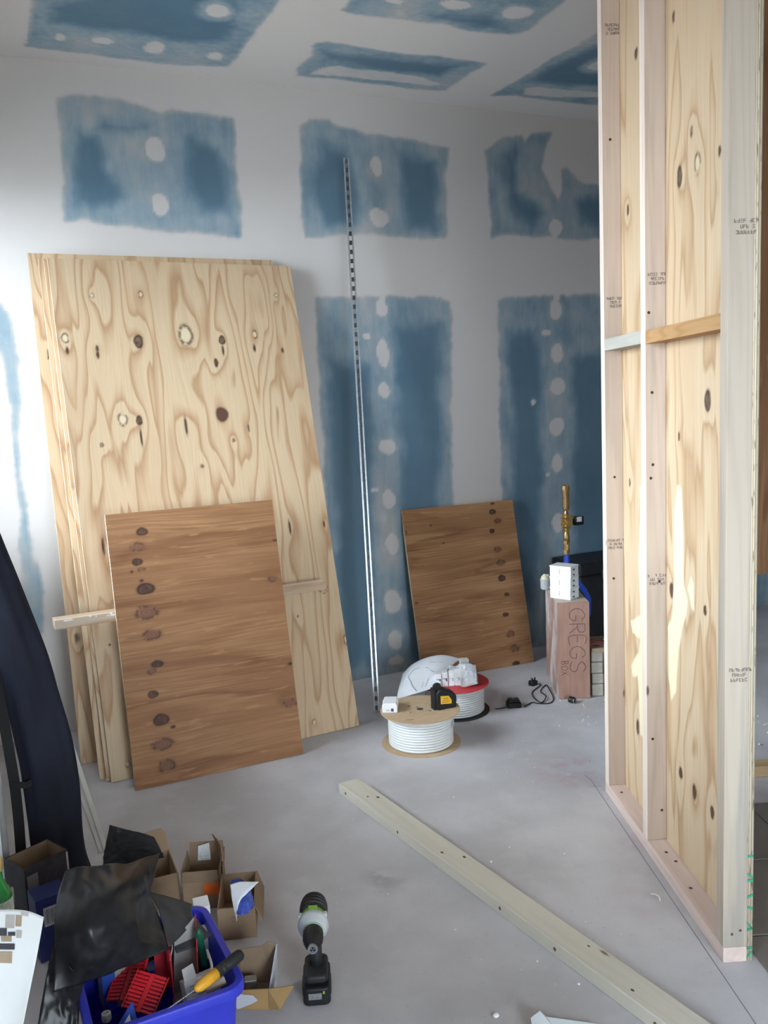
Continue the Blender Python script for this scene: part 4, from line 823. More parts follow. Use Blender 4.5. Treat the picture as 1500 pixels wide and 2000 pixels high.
# concrete blocks beside the box
CONC = M('cream_block', (.46, .43, .38), .9, var=.12, scale=40, bump=.5)
lo = Vector((2.775, 3.655, 0)); bz = 0
for i, (hh, lab) in enumerate(((.068, 'bottom block of the pile beside the plywood box'), (.058, 'second block up in the pile beside the plywood box'), (.062, 'third block up in the pile beside the plywood box'), (.060, 'top block of the pile beside the plywood box'))):
    mb = MB(); mb.b2((0, 0, 0), (.062, .20, hh - .002)); o = mb.build('stone_block', CONC, None, bevel=.006, seg=2, label=lab, cat='block', group='blocks piled beside the plywood box')
    o.location = lo + Vector((.003 * (i % 2), .002 * i, bz + .0008)); o.rotation_euler = (0, 0, grz + .01 * i); bz += hh
mb = MB(); mb.b2((0, -.015, 0), (.16, .22, .022)); o = mb.build('wooden_board', wood_mat('dim_board', (.33, .25, .18), (.25, .17, .11), 0, 10, 0, False), None, bevel=.002, label='short wooden board lying across the pile of blocks', cat='board'); o.location = lo + Vector((-.004, 0, bz + .001)); o.rotation_euler = (0, 0, grz)
sh = empty('work_glove', lo + Vector((.062, .03, bz + .024)), grz, label='red and white work glove on the board over the blocks', cat='glove')
drape('glove_palm', [[Vector((-.05 + .035 * i, -.02 + .03 * j, .004 + .012 * math.sin(1.3 * j) + .004 * math.sin(i * 2.0))) for j in range(3)] for i in range(4)], M('maroon_glove', (.22, .07, .06), .8, var=.3), sh, 14, 14, .006, .004, 6, 3)
for i in range(4):
    mb = MB(); y = -.018 + .017 * i; mb.tube([(.04, y, .014), (.065, y + .003, .020), (.085, y + .006, .012)], [.008, .008, .006], 8); mb.build('finger', M('pale_glove', (.6, .57, .55), .8), sh, smooth='all')

# ------------------------------------------------------------------ cordless drill
fwd = Vector((-.655, -2.13, 0)).normalized()
dr = empty('cordless_drill', (.664, 2.135, 0), math.atan2(fwd.y, fwd.x) - math.radians(3), label='cordless drill standing on its black battery, chuck towards the viewer', cat='drill')
DGREY = M('dark_rubber', (.018, .019, .022), .55, var=.2, scale=50); LIME = M('lime_green_plastic', (.22, .48, .06), .35, var=.06); SILV = M('silver_gearcase', (.62, .66, .70), .3, .35, var=.1, scale=30)
def rr_ring(f, w, z0, z1, r):      # rounded rectangle cross-section in the horizontal plane
    return rrect(w, z1 - z0, r)
mb = MB(); pl = rrect(.122, .076, .016, 5); mb.prism([(x + .012, y) for x, y in pl], .0, .052); mb.build('battery_pack', BLACK, dr, bevel=.006, seg=3, smooth=True)
mb = MB(); pl = rrect(.105, .066, .016, 5); mb.prism([(x + .004, y) for x, y in pl], .052, .076); mb.build('foot', DGREY, dr, bevel=.008, seg=3, smooth=True)
mb = MB(); mb.box((.0738, -.004, .030), (.001, .036, .018)); mb.build('rating_plate', M('grey_rating_print', (.20, .20, .21), .5, var=.5, scale=300), dr)
mb = MB(); mb.box((.0738, .020, .040), (.001, .005, .008)); mb.build('charge_light', LIME, dr)
for s in (-1, 1):
    mb = MB(); mb.box((.02, s * .0385, .028), (.05, .003, .026)); mb.build('release_catch', DGREY, dr, bevel=.001)
mb = MB(); rg = []
for z, cx, a, b_ in ((.070, -.006, .022, .019), (.10, -.010, .021, .018), (.14, -.016, .022, .018), (.17, -.022, .026, .020), (.19, -.026, .034, .024)):
    rg.append([(cx + a * math.cos(t_), b_ * math.sin(t_), z) for t_ in np.linspace(0, 2 * math.pi, 20, endpoint=False)])
mb.rings(rg); mb.build('handle', DGREY, dr, smooth='all')
mb = MB(); mb.box((.012, 0, .160), (.016, .014, .030)); mb.build('trigger', LIME, dr, bevel=.005)
Mb = Mx((0, 0, .212), 0, 0, math.radians(90))
mb = MB(); mb.lathe([(.012, -.078), (.026, -.076), (.034, -.068), (.037, -.05), (.037, -.004), (.036, -.002)], 32, Mb); mb.build('motor_housing', DGREY, dr, smooth=True)
for i in range(4):
    mb = MB(); x = -.070 + .015 * i; r_ = (.0345, .0375, .0385, .0385)[i]; mb.lathe([(r_ - .002, x - .005), (r_ + .0012, x - .003), (r_ + .0012, x + .003), (r_ - .002, x + .005)], 32, Mb, cap=False); mb.build('vent_rib', BLACK, dr, smooth=True)
mb = MB(); mb.lathe([(.034, -.004), (.0352, -.002), (.0352, .024), (.034, .026)], 32, Mb); mb.build('selector_ring', LIME, dr, smooth=True)
mb = MB(); mb.box((.010, 0, .2485), (.022, .026, .006)); mb.build('gear_switch', LIME, dr, bevel=.002)
mb = MB(); mb.lathe([(.034, .018), (.041, .022), (.043, .032), (.041, .042), (.033, .054), (.027, .060)], 32, Mb); gc = mb.build('gearcase', SILV, dr, smooth=True)
for s in (-1, 1):
    mb = MB(); mb.lathe([(.006, 0), (.006, .012)], 12, Mx((.016, s * .034, .236), 0, 0, math.radians(90))); mb.build('gearcase_screw', SILV, dr)
mb = MB(); mb.lathe([(.027, .058), (.0285, .060), (.0285, .064), (.027, .066)], 32, Mb, cap=False); mb.build('torque_band', M('pale_green_band', (.35, .5, .35), .4), dr, smooth=True)
mb = MB(); n_ = 36; rg = []
for r_, z in ((.026, .064), (.027, .070), (.027, .098), (.022, .116), (.016, .128), (.0135, .132)):
    rg.append([Mb @ Vector((r_ * (1 + (.02 if k % 2 else -.02) * (z < .1)) * math.cos(2 * math.pi * k / n_), r_ * (1 + (.02 if k % 2 else -.02) * (z < .1)) * math.sin(2 * math.pi * k / n_), z)) for k in range(n_)])
mb.rings(rg); mb.build('chuck', BLACK, dr, smooth=True)
mb = MB(); mb.lathe([(.0135, .130), (.0135, .138), (.007, .138), (.007, .128)], 24, Mb, cap=False); mb.build('chuck_nose', M('grey_steel', (.32, .33, .35), .35, .8), dr, smooth=True)
for k in range(3):
    a = 2 * math.pi * k / 3 + .5; mb = MB(); mb.box((.132, .004 * math.cos(a), .212 + .004 * math.sin(a)), (.012, .004, .004)); mb.build('chuck_jaw', M('grey_steel', (.32, .33, .35), .35, .8), dr)

# ------------------------------------------------------------------ blue crate and its contents
CB = M('blue_crate_plastic', (.035, .045, .55), .38, var=.06, scale=8)
cr_ = empty('blue_crate', (.222, 2.088, 0), math.radians(3), label='blue plastic crate full of fixings and packets', cat='crate')
cw, cdp, chh = .372, .40, .25
def ring_pts(w, d, r, z): return [(x, y, z) for x, y in rrect(w, d, r, 6)]
mb = MB(); mb.rings([ring_pts(cw - .07, cdp - .07, .03, .002), ring_pts(cw - .03, cdp - .03, .035, chh - .004)], cap=False)
mb.rings([ring_pts(cw - .076, cdp - .076, .03, .006), ring_pts(cw - .036, cdp - .036, .033, chh - .004)], cap=False)
mb.add(ring_pts(cw - .07, cdp - .07, .03, .002), [tuple(range(28))]); mb.add(ring_pts(cw - .076, cdp - .076, .03, .006), [tuple(range(28))]); mb.build('crate_body', CB, cr_, smooth=True)
mb = MB(); mb.rings([ring_pts(cw - .040, cdp - .040, .032, chh - .012), ring_pts(cw - .038, cdp - .038, .033, chh), ring_pts(cw - .004, cdp - .004, .045, chh), ring_pts(cw, cdp, .047, chh - .006), ring_pts(cw, cdp, .047, chh - .026), ring_pts(cw - .006, cdp - .006, .045, chh - .026), ring_pts(cw - .030, cdp - .030, .036, chh - .016)], cap=False); mb.build('rim', CB, cr_, bevel=.002, smooth=True)
BCARD = M('blue_carton', (.02, .06, .36), .5, var=.06); GREYIN = M('grey_carton_inside', (.33, .32, .31), .8, var=.06); REDC = M('red_carton', (.42, .02, .035), .5, var=.06); REDP = M('red_wall_plug_plastic', (.60, .018, .03), .32, var=.06)
BROWNC = M('brown_corrugated_card', (.30, .20, .125), .8, var=.1, scale=14); BROWN_IN = M('brown_card_inside', (.25, .17, .11), .85, var=.1, scale=14)
def slab(name, P, th, mat, par=None, **k):
    """flat card panel through four corners"""
    P = [Vector(p_) for p_ in P]; n = (P[1] - P[0]).cross(P[-1] - P[0]).normalized() * th / 2
    mb = MB(); m_ = len(P); mb.add([p_ - n for p_ in P] + [p_ + n for p_ in P], [tuple(range(m_))[::-1], tuple(range(m_, 2 * m_))] + [(i, (i + 1) % m_, m_ + (i + 1) % m_, m_ + i) for i in range(m_)])
    return mb.build(name, mat, par, **k)
def obox(name, loc, rz, d, th, mat, inner, label, flaps=(), tilt=(0, 0), cat='carton', group=None):
    """open-topped carton: four sides, bottom, and flaps given as (side, length, angle)"""
    e = empty(name, loc, rz, label=label, cat=cat, group=group); e.rotation_euler = (tilt[0], tilt[1], rz); w, dd, h = d
    for nm, lo_, hi_ in (('carton_bottom', (-w / 2, -dd / 2, 0), (w / 2, dd / 2, th)), ('carton_side', (-w / 2, -dd / 2, th), (w / 2, -dd / 2 + th, h)), ('carton_side', (-w / 2, dd / 2 - th, th), (w / 2, dd / 2, h)), ('carton_side', (-w / 2, -dd / 2 + th, th), (-w / 2 + th, dd / 2 - th, h)), ('carton_side', (w / 2 - th, -dd / 2 + th, th), (w / 2, dd / 2 - th, h))):
        mb = MB(); mb.b2(lo_, hi_); mb.build(nm, mat, e)
    for side, ln, ang in flaps:
        a = math.radians(ang); dz, do = ln * math.sin(a), ln * math.cos(a)
        if side == 'f': P = [(-w / 2, -dd / 2, h), (w / 2, -dd / 2, h), (w / 2 - .004, -dd / 2 - do, h + dz), (-w / 2 + .004, -dd / 2 - do, h + dz)]
        elif side == 'b': P = [(-w / 2, dd / 2, h), (w / 2, dd / 2, h), (w / 2 - .004, dd / 2 + do, h + dz), (-w / 2 + .004, dd / 2 + do, h + dz)]
        elif side == 'l': P = [(-w / 2, -dd / 2, h), (-w / 2, dd / 2, h), (-w / 2 - do, dd / 2 - .004, h + dz), (-w / 2 - do, -dd / 2 + .004, h + dz)]
        else: P = [(w / 2, -dd / 2, h), (w / 2, dd / 2, h), (w / 2 + do, dd / 2 - .004, h + dz), (w / 2 + do, -dd / 2 + .004, h + dz)]
        slab('carton_flap', P, th, inner, e)
    return e
# blue and white carton standing open
e = obox('blue_carton', (0.133, 2.164, 0.13), math.radians(8), (.075, .06, .105), .0025, GREYIN, GREYIN, 'torn blue and grey carton open at the left inside the crate', cat='carton')
slab('blue_face', [(-.038, -.0315, .002), (-.006, -.0315, .002), (-.006, -.0315, .103), (-.038, -.0315, .103)], .001, BCARD, e)
e = empty('blue_box', (0.174, 2.218, 0.13), math.radians(14), label='dark blue fixings box with white lettering under the black bag in the crate', cat='carton')
mb = MB(); mb.b2((-.07, -.02, 0), (.060, .018, .085)); mb.build('carton_body', BCARD, e, bevel=.001)
mb = MB(); mb.b2((-.004, -.0207, .030), (.004, -.0199, .083)); mb.build('orange_stripe', M('orange_print', (.55, .25, .03), .5), e)
scribble('lettering', (5, 4), .020, WHITE, e, Matrix.Translation((-.036, -.0208, .055)) @ Matrix.Rotation(math.radians(90), 4, 'X') @ Matrix.Rotation(math.radians(90), 4, 'Z'), 4)
scribble('lettering', (7,), .014, WHITE, e, Matrix.Translation((.022, -.0208, .055)) @ Matrix.Rotation(math.radians(90), 4, 'X') @ Matrix.Rotation(math.radians(90), 4, 'Z'), 4)
# red wall-plug combs
def plug_comb(Mw, n, label):
    e = empty('wall_plug_strip', label=label, cat='wall plugs', group='red wall plug strips in the crate'); e.matrix_world = Mw
    L_ = n * .0092
    mb = MB(); mb.b2((-.006, 0, 0), (.006, L_, .004)); mb.build('spine', REDP, e, bevel=.001)
    src = None
    for s in (-1, 1):
        for i in range(n):
            if src is None:
                mb = MB(); mb.b2((.0, .001, -.001), (.030, .0075, .0065)); mb.b2((.030, .002, .0), (.034, .0065, .0055)); src = mb.build('wall_plug', REDP, e, bevel=.001); o = src
            else: o = src.copy(); COL.objects.link(o)
            o.parent = e; o.matrix_local = Matrix.Translation((s * .006, i * .0092 + (.0085 if s < 0 else 0), 0)) @ Matrix.Rotation(math.pi if s < 0 else 0, 4, 'Z')
    for x in (-.040, .040):
        mb = MB(); mb.b2((x - .001, 0, -.001), (x + .001, L_, .008)); mb.build('edge_rail', REDP, e)
    return e
plug_comb(Mx((0.166, 1.992, 0.2), math.radians(-32), math.radians(28), math.radians(14)), 10, 'nearer red strip of wall plugs lying across the crate')
plug_comb(Mx((0.139, 2.073, 0.185), math.radians(-36), math.radians(30), math.radians(-10)), 11, 'red strip of wall plugs half hidden behind the nearer strip')
# open red carton
e = empty('red_carton', (0.298, 2.106, 0.13), math.radians(-14), label='open red carton with grey inside, torn edges, in the crate', cat='carton')
slab('carton_side', [(-.030, .0, .0), (-.024, -.05, .0), (-.024, -.05, .15), (-.030, .0, .15)], .003, REDC, e)
slab('carton_side', [(.030, .03, .0), (.034, -.03, .0), (.040, -.03, .13), (.036, .05, .185)], .003, REDC, e)
slab('carton_side', [(-.030, .0, .0), (.030, .03, .0), (.036, .05, .18), (-.02, .02, .14)], .003, GREYIN, e)
slab('carton_side', [(-.075, .03, .0), (-.030, .035, .0), (-.030, .04, .16), (-.075, .03, .17)], .003, REDC, e)
slab('torn_flap', [(-.026, -.05, .13), (-.030, -.01, .13), (-.022, -.006, .165), (-.018, -.045, .160)], .0025, GREYIN, e)
slab('carton_base', [(-.03, -.05, .001), (.035, -.03, .001), (.03, .03, .001), (-.03, .035, .001)], .002, GREYIN, e)
for i, (px, rz_, d_, mt, lab) in enumerate((((0.343, 2.176, 0.12), -10, (.05, .05, .075), BCARD, 'dark blue carton beside the green handle inside the crate'), ((0.232, 2.174, 0.1), 20, (.05, .04, .09), M('deep_blue_carton2', (.015, .03, .18), .45), 'deep blue carton between the red strips and the red carton'), ((0.237, 2.224, 0.12), 5, (.07, .04, .08), BLACK, 'black plastic case low in the crate under the bag edge'))):
    e = empty('crate_carton', px, math.radians(rz_), label=lab, cat='carton'); mb = MB(); mb.box((0, 0, d_[2] / 2), d_); mb.build('carton_body', mt, e, bevel=.002)
    mb = MB(); mb.box((0, -d_[1] / 2 - .0005, d_[2] * .6), (d_[0] * .6, .001, d_[2] * .25)); mb.build('carton_label', GREYIN, e)
# green handled tool
Mg = along((0.353, 2.132, 0.16), (0.342, 2.098, 0.29)); e = empty('green_handled_tool', label='dark green tool handle sticking up from the crate', cat='tool'); e.matrix_world = Mg
Lg = .15; mb = MB(); mb.lathe([(.004, -.10), (.005, 0), (.012, .004), (.013, .04), (.010, .08), (.011, .125), (.007, .142), (.002, .147)], 20); mb.build('handle', M('green_grip', (.01, .10, .06), .35), e, smooth='all')
# yellow and black screwdriver handle with bit
pA, pB = Vector((0.304, 1.927, 0.262)), Vector((0.425, 1.985, 0.275)); Ls = (pB - pA).length
e = empty('hand_tool', label='yellow and black handled tool resting on the crate rim', cat='tool'); e.matrix_world = along(pA, pB)
mb = MB(); mb.lathe([(.001, -.012), (.008, -.008), (.0125, .002), (.014, .02), (.014, .055)], 20); mb.build('yellow_end', M('yellow_handle', (.80, .40, .03), .4), e, smooth='all')
mb = MB(); mb.lathe([(.0145, .055), (.0145, .066), (.0135, .068), (.0145, .070), (.0145, .078), (.013, .080), (.0145, .095), (.0155, Ls - .03), (.0145, Ls - .006), (.010, Ls)], 20); mb.build('black_grip', DGREY, e, smooth=True)
pts = []; 
a_, b_ = Vector((0.293, 1.921, 0.262)), Vector((0.208, 1.899, 0.245)); mb = MB()
mb.tube([a_ + (b_ - a_) * (i / 60) for i in range(61)], [.0016 + .0006 * math.sin(i * 1.4) for i in range(61)], 8); mb.build('drill_bit', M('grey_steel', (.32, .33, .35), .35, .8), None, smooth='all', label='long thin drill bit leaning out from the yellow handle', cat='drill bit')
# cardboard tube
e = empty('cardboard_tube', label='short cardboard tube with dark hollow end under the yellow handle', cat='tube'); e.matrix_world = along((0.354, 1.957, 0.235), (0.375, 1.958, 0.24))
mb = MB(); mb.lathe([(.0085, 0), (.0125, 0), (.0125, -.05), (.0085, -.05), (.0085, 0)], 24, Matrix.Translation((0, 0, .02)), cap=False); mb.build('tube_wall', M('pale_card_tube', (.42, .34, .28), .8), e, smooth=True)
mb = MB(); mb.lathe([(.0085, -.030), (.0085, -.029)], 20); mb.build('tube_hollow_shade', BLACK, e)  # black disc painted in for the shade down the hollow tube
# white cartons in the crate
e = empty('white_carton', (0.389, 2.312, 0.16), math.radians(-4), label='plain white carton standing at the back corner of the crate', cat='carton'); e.rotation_euler = (math.radians(8), 0, math.radians(-4))
mb = MB(); mb.b2((-.022, -.018, 0), (.022, .03, .088)); mb.build('carton_body', WHITE, e, bevel=.002); mb = MB(); mb.b2((-.0222, -.0185, .060), (.0222, -.0176, .0612)); mb.build('lid_seam', GREYIN, e)
e = empty('pale_carton', (0.358, 2.209, 0.15), math.radians(-8), label='pale grey carton below the plain white one inside the crate', cat='carton')
mb = MB(); mb.b2((-.022, -.02, 0), (.025, .025, .075)); mb.build('carton_body', WCARD, e, bevel=.002); mb = MB(); mb.box((0, -.0205, .02), (.03, .001, .02)); mb.build('printed_panel', NAVY, e)
e = empty('printed_carton', (0.33, 2.024, 0.125), math.radians(10), label='white instruction carton with printed panel at the front of the crate', cat='carton'); e.rotation_euler = (math.radians(-22), 0, math.radians(10))
mb = MB(); mb.b2((-.043, -.02, 0), (.045, .020, .085)); mb.build('carton_body', WCARD, e, bevel=.001)
for z, w_ in ((.072, .05), (.064, .035), (.056, .045), (.048, .02)):
    mb = MB(); mb.box((-.005, -.0205, z), (w_, .001, .0022)); mb.build('print_line', M('grey_print', (.25, .26, .29), .6), e)
text_mesh('print_mark', 'CE', .014, PRINT, e, Matrix.Translation((-.022, -.0207, .030)) @ Matrix.Rotation(math.radians(90), 4, 'X'), .0002)
slab('pale_flap', [(-.040, -.015, .085), (-.008, -.015, .085), (-.008, -.004, .118), (-.038, -.004, .113)], .0015, WHITE, e)
mb = MB(); mb.tube(curve_pts([(0.36, 2.099, 0.235), (0.356, 2.03, 0.245), (0.348, 1.99, 0.25), (0.331, 1.976, 0.25), (0.31, 1.984, 0.245)], 30), .0035, 8); mb.build('white_cable_offcut', CABLE, None, smooth='all', label='curved offcut of white cable inside the crate beside green handle', cat='cable')
e = empty('blue_packet', (0.14, 1.945, 0.225), math.radians(-30), label='blue packet with white label at the near left of the crate', cat='packet'); e.rotation_euler = (math.radians(50), 0, math.radians(-30))
mb = MB(); mb.prism([(-.03, -.03), (.035, -.03), (.004, .036)], -.006, .006); mb.build('packet_body', BCARD, e, bevel=.002); mb = MB(); mb.prism([(-.014, -.028), (.022, -.028), (.004, .010)], .0062, .0068); mb.build('packet_label', WHITE, e)
scribble('lettering', (5, 4), .009, PRINT, e, Matrix.Translation((.004, -.016, .0069)), 5)
for i, (px, lab) in enumerate((((0.096, 2, 0.2), 'grey round cap in the left of the crate'),)):
    e = empty('round_cap', px, label=lab, cat='cap'); mb = MB(); mb.lathe([(.011, 0), (.012, .004), (.011, .018), (.006, .020), (.006, .016)], 18); mb.build('cap_body', GREYIN, e, smooth=True)

# ------------------------------------------------------------------ black plastic bag over crate and boxes
BAG = M('black_polythene', (.011, .011, .014), .38, var=.5, scale=12, spec=.4)
bagc = [[(0.045, 2.378, 0.4), (0.103, 2.305, 0.43), (0.164, 2.245, 0.45), (0.231, 2.258, 0.44), (0.287, 2.304, 0.42)],
        [(0.015, 2.176, 0.43), (0.084, 2.122, 0.46), (0.148, 2.094, 0.47), (0.204, 2.128, 0.45), (0.25, 2.195, 0.42)],
        [(0.003, 2.059, 0.42), (0.062, 2.016, 0.44), (0.125, 2.023, 0.43), (0.185, 2.068, 0.41), (0.237, 2.181, 0.38)],
        [(-0.002, 2.036, 0.37), (0.061, 2.004, 0.38), (0.125, 2.013, 0.37), (0.188, 2.049, 0.35), (0.25, 2.119, 0.33)],
        [(-0.015, 2.014, 0.3), (0.056, 2.014, 0.305), (0.12, 2.02, 0.305), (0.188, 2.035, 0.3), (0.259, 2.053, 0.295)]]
bg = empty('black_bag', (0.17, 2.747, 0), label='crumpled black polythene bag draped over the crate and cartons', cat='plastic bag')
Bi = Matrix.Translation(-Vector(bg.location))
loc = lambda C: [[tuple(Bi @ Vector(p_)) for p_ in r] for r in C]
drape('bag_sheet', loc(bagc), BAG, bg, 60, 60, .0012, .008, 3.2, 5, .75)
drape('bag_flap', loc([[(0.154, 2.62, 0.256), (0.212, 2.6, 0.257), (0.276, 2.56, 0.273), (0.325, 2.52, 0.29)], [(0.163, 2.64, 0.292), (0.21, 2.61, 0.311), (0.274, 2.57, 0.319), (0.321, 2.52, 0.308)], [(0.188, 2.66, 0.367), (0.225, 2.64, 0.355), (0.273, 2.6, 0.348), (0.306, 2.57, 0.341)]]), BAG, bg, 34, 34, .0012, .008, 4, 8, .7)
drape('bag_side', loc([[(-0.004, 2.064, 0.38), (0.026, 2.017, 0.36), (0.054, 2.015, 0.305)], [(-0.03, 2.06, 0.299), (0.009, 2.05, 0.266), (0.043, 2.04, 0.241)], [(-0.057, 2.03, 0.21), (-0.006, 2.03, 0.192), (0.031, 2.03, 0.178)]]), BAG, bg, 30, 20, .0012, .008, 4, 12, .6)
DSH = M('dark_grey_rubber_sheet', (.045, .046, .052), .6, var=.2, scale=20)
drape('rubber_sheet', [[(0.241, 2.213, 0.37), (0.299, 2.229, 0.33), (0.353, 2.247, 0.285)], [(0.253, 2.144, 0.35), (0.299, 2.16, 0.32), (0.345, 2.194, 0.28)], [(0.26, 2.058, 0.3), (0.296, 2.103, 0.29), (0.344, 2.177, 0.275)]], DSH, None, 20, 20, .0015, .003, 3, 3, label='dark grey sheet hanging into the crate beside the black bag', cat='sheet')
drape('grey_card', [[(0.279, 2.206, 0.275), (0.318, 2.206, 0.275), (0.355, 2.201, 0.27)], [(0.28, 2.153, 0.262), (0.321, 2.156, 0.262), (0.364, 2.163, 0.262)], [(0.284, 2.108, 0.245), (0.332, 2.116, 0.245), (0.378, 2.134, 0.25)]], M('charcoal_card', (.055, .056, .062), .65, var=.1), None, 16, 16, .002, .001, 3, 5, label='charcoal card flap lying across the crate in front of the white carton', cat='card')

# ------------------------------------------------------------------ cardboard boxes
e = obox('cardboard_box', (0.549, 2.557, 0), math.radians(-17), (.115, .20, .105), .004, BROWNC, BROWN_IN, 'open brown cardboard box with blue packets inside, right of the crate', flaps=(('r', .06, -70),))
for k_, (n_, z, sz) in enumerate(((7, .074, .008), (9, .060, .006))):
    scribble('box_print', (n_,), sz, M('faded_print', (.16, .10, .06), .8), e, Matrix.Translation((0, -.1001, z)) @ Matrix.Rotation(math.radians(90), 4, 'X'), k_)
drape('blue_packet', [[(0.519, 2.5, 0.17), (0.539, 2.471, 0.19), (0.55, 2.452, 0.18), (0.563, 2.463, 0.15)], [(0.511, 2.45, 0.16), (0.529, 2.413, 0.17), (0.546, 2.401, 0.16), (0.565, 2.425, 0.13)], [(0.506, 2.396, 0.13), (0.51, 2.359, 0.14), (0.533, 2.376, 0.13), (0.556, 2.423, 0.11)]], M('blue_film_packet', (.05, .09, .45), .3, var=.5, scale=45), None, 24, 24, .003, .008, 5, 6, .6, label='shiny blue crumpled packet in the cardboard box', cat='packet')
drape('white_leaflet', [[(0.505, 2.451, 0.19), (0.534, 2.435, 0.2), (0.579, 2.392, 0.21)], [(0.499, 2.417, 0.17), (0.522, 2.407, 0.18), (0.554, 2.394, 0.19)], [(0.498, 2.366, 0.12), (0.507, 2.38, 0.15), (0.521, 2.408, 0.16)]], PAPER, None, 18, 18, .0008, .003, 4, 5, label='white folded leaflet on the blue packet in the cardboard box', cat='leaflet')
e = obox('cardboard_carton', (0.479, 2.74, 0), math.radians(-20), (.12, .14, .095), .004, BROWNC, BROWN_IN, 'torn brown carton with raised flaps behind the crate', flaps=(('b', .06, 70), ('r', .045, 86), ('l', .04, 88), ('f', .04, 84)))
drape('torn_flap', [[(.050, .066, .09), (.060, .02, .11), (.066, -.05, .09)], [(.040, .070, .14), (.060, .03, .15), (.070, -.04, .13)], [(.025, .073, .185), (.055, .03, .175), (.072, -.045, .15)]], BROWN_IN, e, 14, 14, .003, .004, 4, 3)
slab('printed_label', [(-.03, .068, .095), (.015, .068, .095), (.012, .073, .155), (-.026, .073, .145)], .001, M('paper_label', (.7, .71, .73), .6, var=.2, scale=200), e)
slab('orange_panel', [(.01, -.0715, .05), (.058, -.0715, .05), (.058, -.0715, .09), (.01, -.0715, .09)], .001, M('orange_print2', (.70, .13, .02), .5), e)
e = obox('cardboard_tray', (0.33, 2.826, 0), math.radians(0), (.13, .17, .11), .004, BROWNC, BROWN_IN, 'brown cardboard box with one tall rounded flap behind the black bag', flaps=())
mb = MB(); mb.prism([(-.065, 0), (.065, 0), (.058, .06), (.044, .08), (-.065, .07)], -.002, .002, Mx((0, .083, .11), 0, math.radians(80))); mb.build('tall_flap', BROWNC, e, bevel=.001)
# small torn carton
e = empty('torn_carton', (0.494, 2.181, 0), math.radians(-28), label='small torn cardboard carton on the floor beside the drill', cat='carton')
OCH = M('ochre_card', (.36, .22, .09), .75, var=.1, scale=14); WOUT = M('white_card_outside', (.52, .52, .57), .7, var=.06)
slab('carton_base', [(-.055, -.045, .002), (.05, -.045, .002), (.05, .06, .002), (-.055, .06, .002)], .003, BROWN_IN, e)
slab('carton_side', [(-.055, .06, .0), (.05, .06, .0), (.056, .07, .115), (.030, .07, .122), (.012, .07, .108), (-.05, .066, .10)], .003, BROWN_IN, e)
slab('carton_side', [(.05, .06, .0), (.05, -.045, .0), (.052, -.03, .05), (.056, .07, .115)], .003, WOUT, e)
slab('carton_side', [(-.055, .06, .0), (-.055, -.045, .0), (-.058, -.045, .055), (-.05, .066, .10)], .003, BROWN_IN, e)
slab('carton_side', [(-.055, -.045, .0), (.05, -.045, .0), (.052, -.047, .062), (-.055, -.047, .055)], .003, OCH, e)
slab('open_flap', [(.052, -.045, .060), (.052, -.045, .002), (.085, -.060, .010), (.125, -.050, .075)], .003, OCH, e)
slab('torn_label', [(-.050, -.050, .050), (-.035, -.053, .004), (.008, -.053, .022), (.024, -.053, .032), (.010, -.051, .045)], .001, WOUT, e)
mb = MB(); mb.b2((-.022, -.005, .003), (.012, .022, .045)); o = mb.build('metal_bracket', GALV, None, bevel=.002, label='small galvanised bracket inside the torn carton', cat='bracket'); o.location = Vector(e.location) + Vector((0, .012, .001)); o.rotation_euler = (0, 0, math.radians(-15))
# dark product boxes at the left
e = obox('dark_product_box', (-0.029, 2.852, 0), math.radians(28), (.15, .12, .235), .004, M('dark_printed_card', (.030, .028, .034), .45, var=.5, scale=25), BROWN_IN, 'dark printed product box open at the top, left of the black bag', flaps=())
for lo_, hi_ in (((-.0705, -.0555, .005), (.0705, -.0545, .234)), ((-.0705, .0545, .005), (.0705, .0555, .234)), ((.0695, -.0545, .005), (.0705, .0545, .234)), ((-.0705, -.0545, .005), (-.0695, .0545, .234))):
    mb = MB(); mb.b2(lo_, hi_); mb.build('carton_lining', BROWN_IN, e)
mb = MB(); mb.box((.045, -.0605, .09), (.035, .001, .050)); mb.build('blue_label', M('pale_blue_label', (.25, .42, .58), .5, var=.3, scale=80), e)
mb = MB(); mb.box((-.050, -.0605, .185), (.036, .001, .045)); mb.build('grey_label', M('grey_label', (.16, .15, .16), .5), e)
mb = MB(); mb.box((.071, -.0605, .118), (.006, .001, .22)); mb.build('worn_edge', M('pale_worn_card', (.45, .40, .36), .8, var=.4, scale=90), e)
e = empty('blue_product_box', (-0.001, 2.661, 0), math.radians(14), label='blue product box with white barcode label, below the dark box', cat='carton')
mb = MB(); mb.b2((-.05, -.03, 0), (.045, .055, .20)); mb.build('carton_body', M('deep_blue_carton', (.010, .018, .10), .45, var=.15), e, bevel=.002)
mb = MB(); mb.b2((-.030, -.0312, .11), (.030, -.0302, .17)); mb.build('barcode_label', M('barcode_paper', (.48, .49, .52), .6), e)
for i in range(12):
    mb = MB(); w_ = (.0012, .0022, .0016)[i % 3]; mb.b2((-.026 + i * .0044, -.0316, .117), (-.026 + i * .0044 + w_, -.0312, .163)); mb.build('bar', PRINT, e)

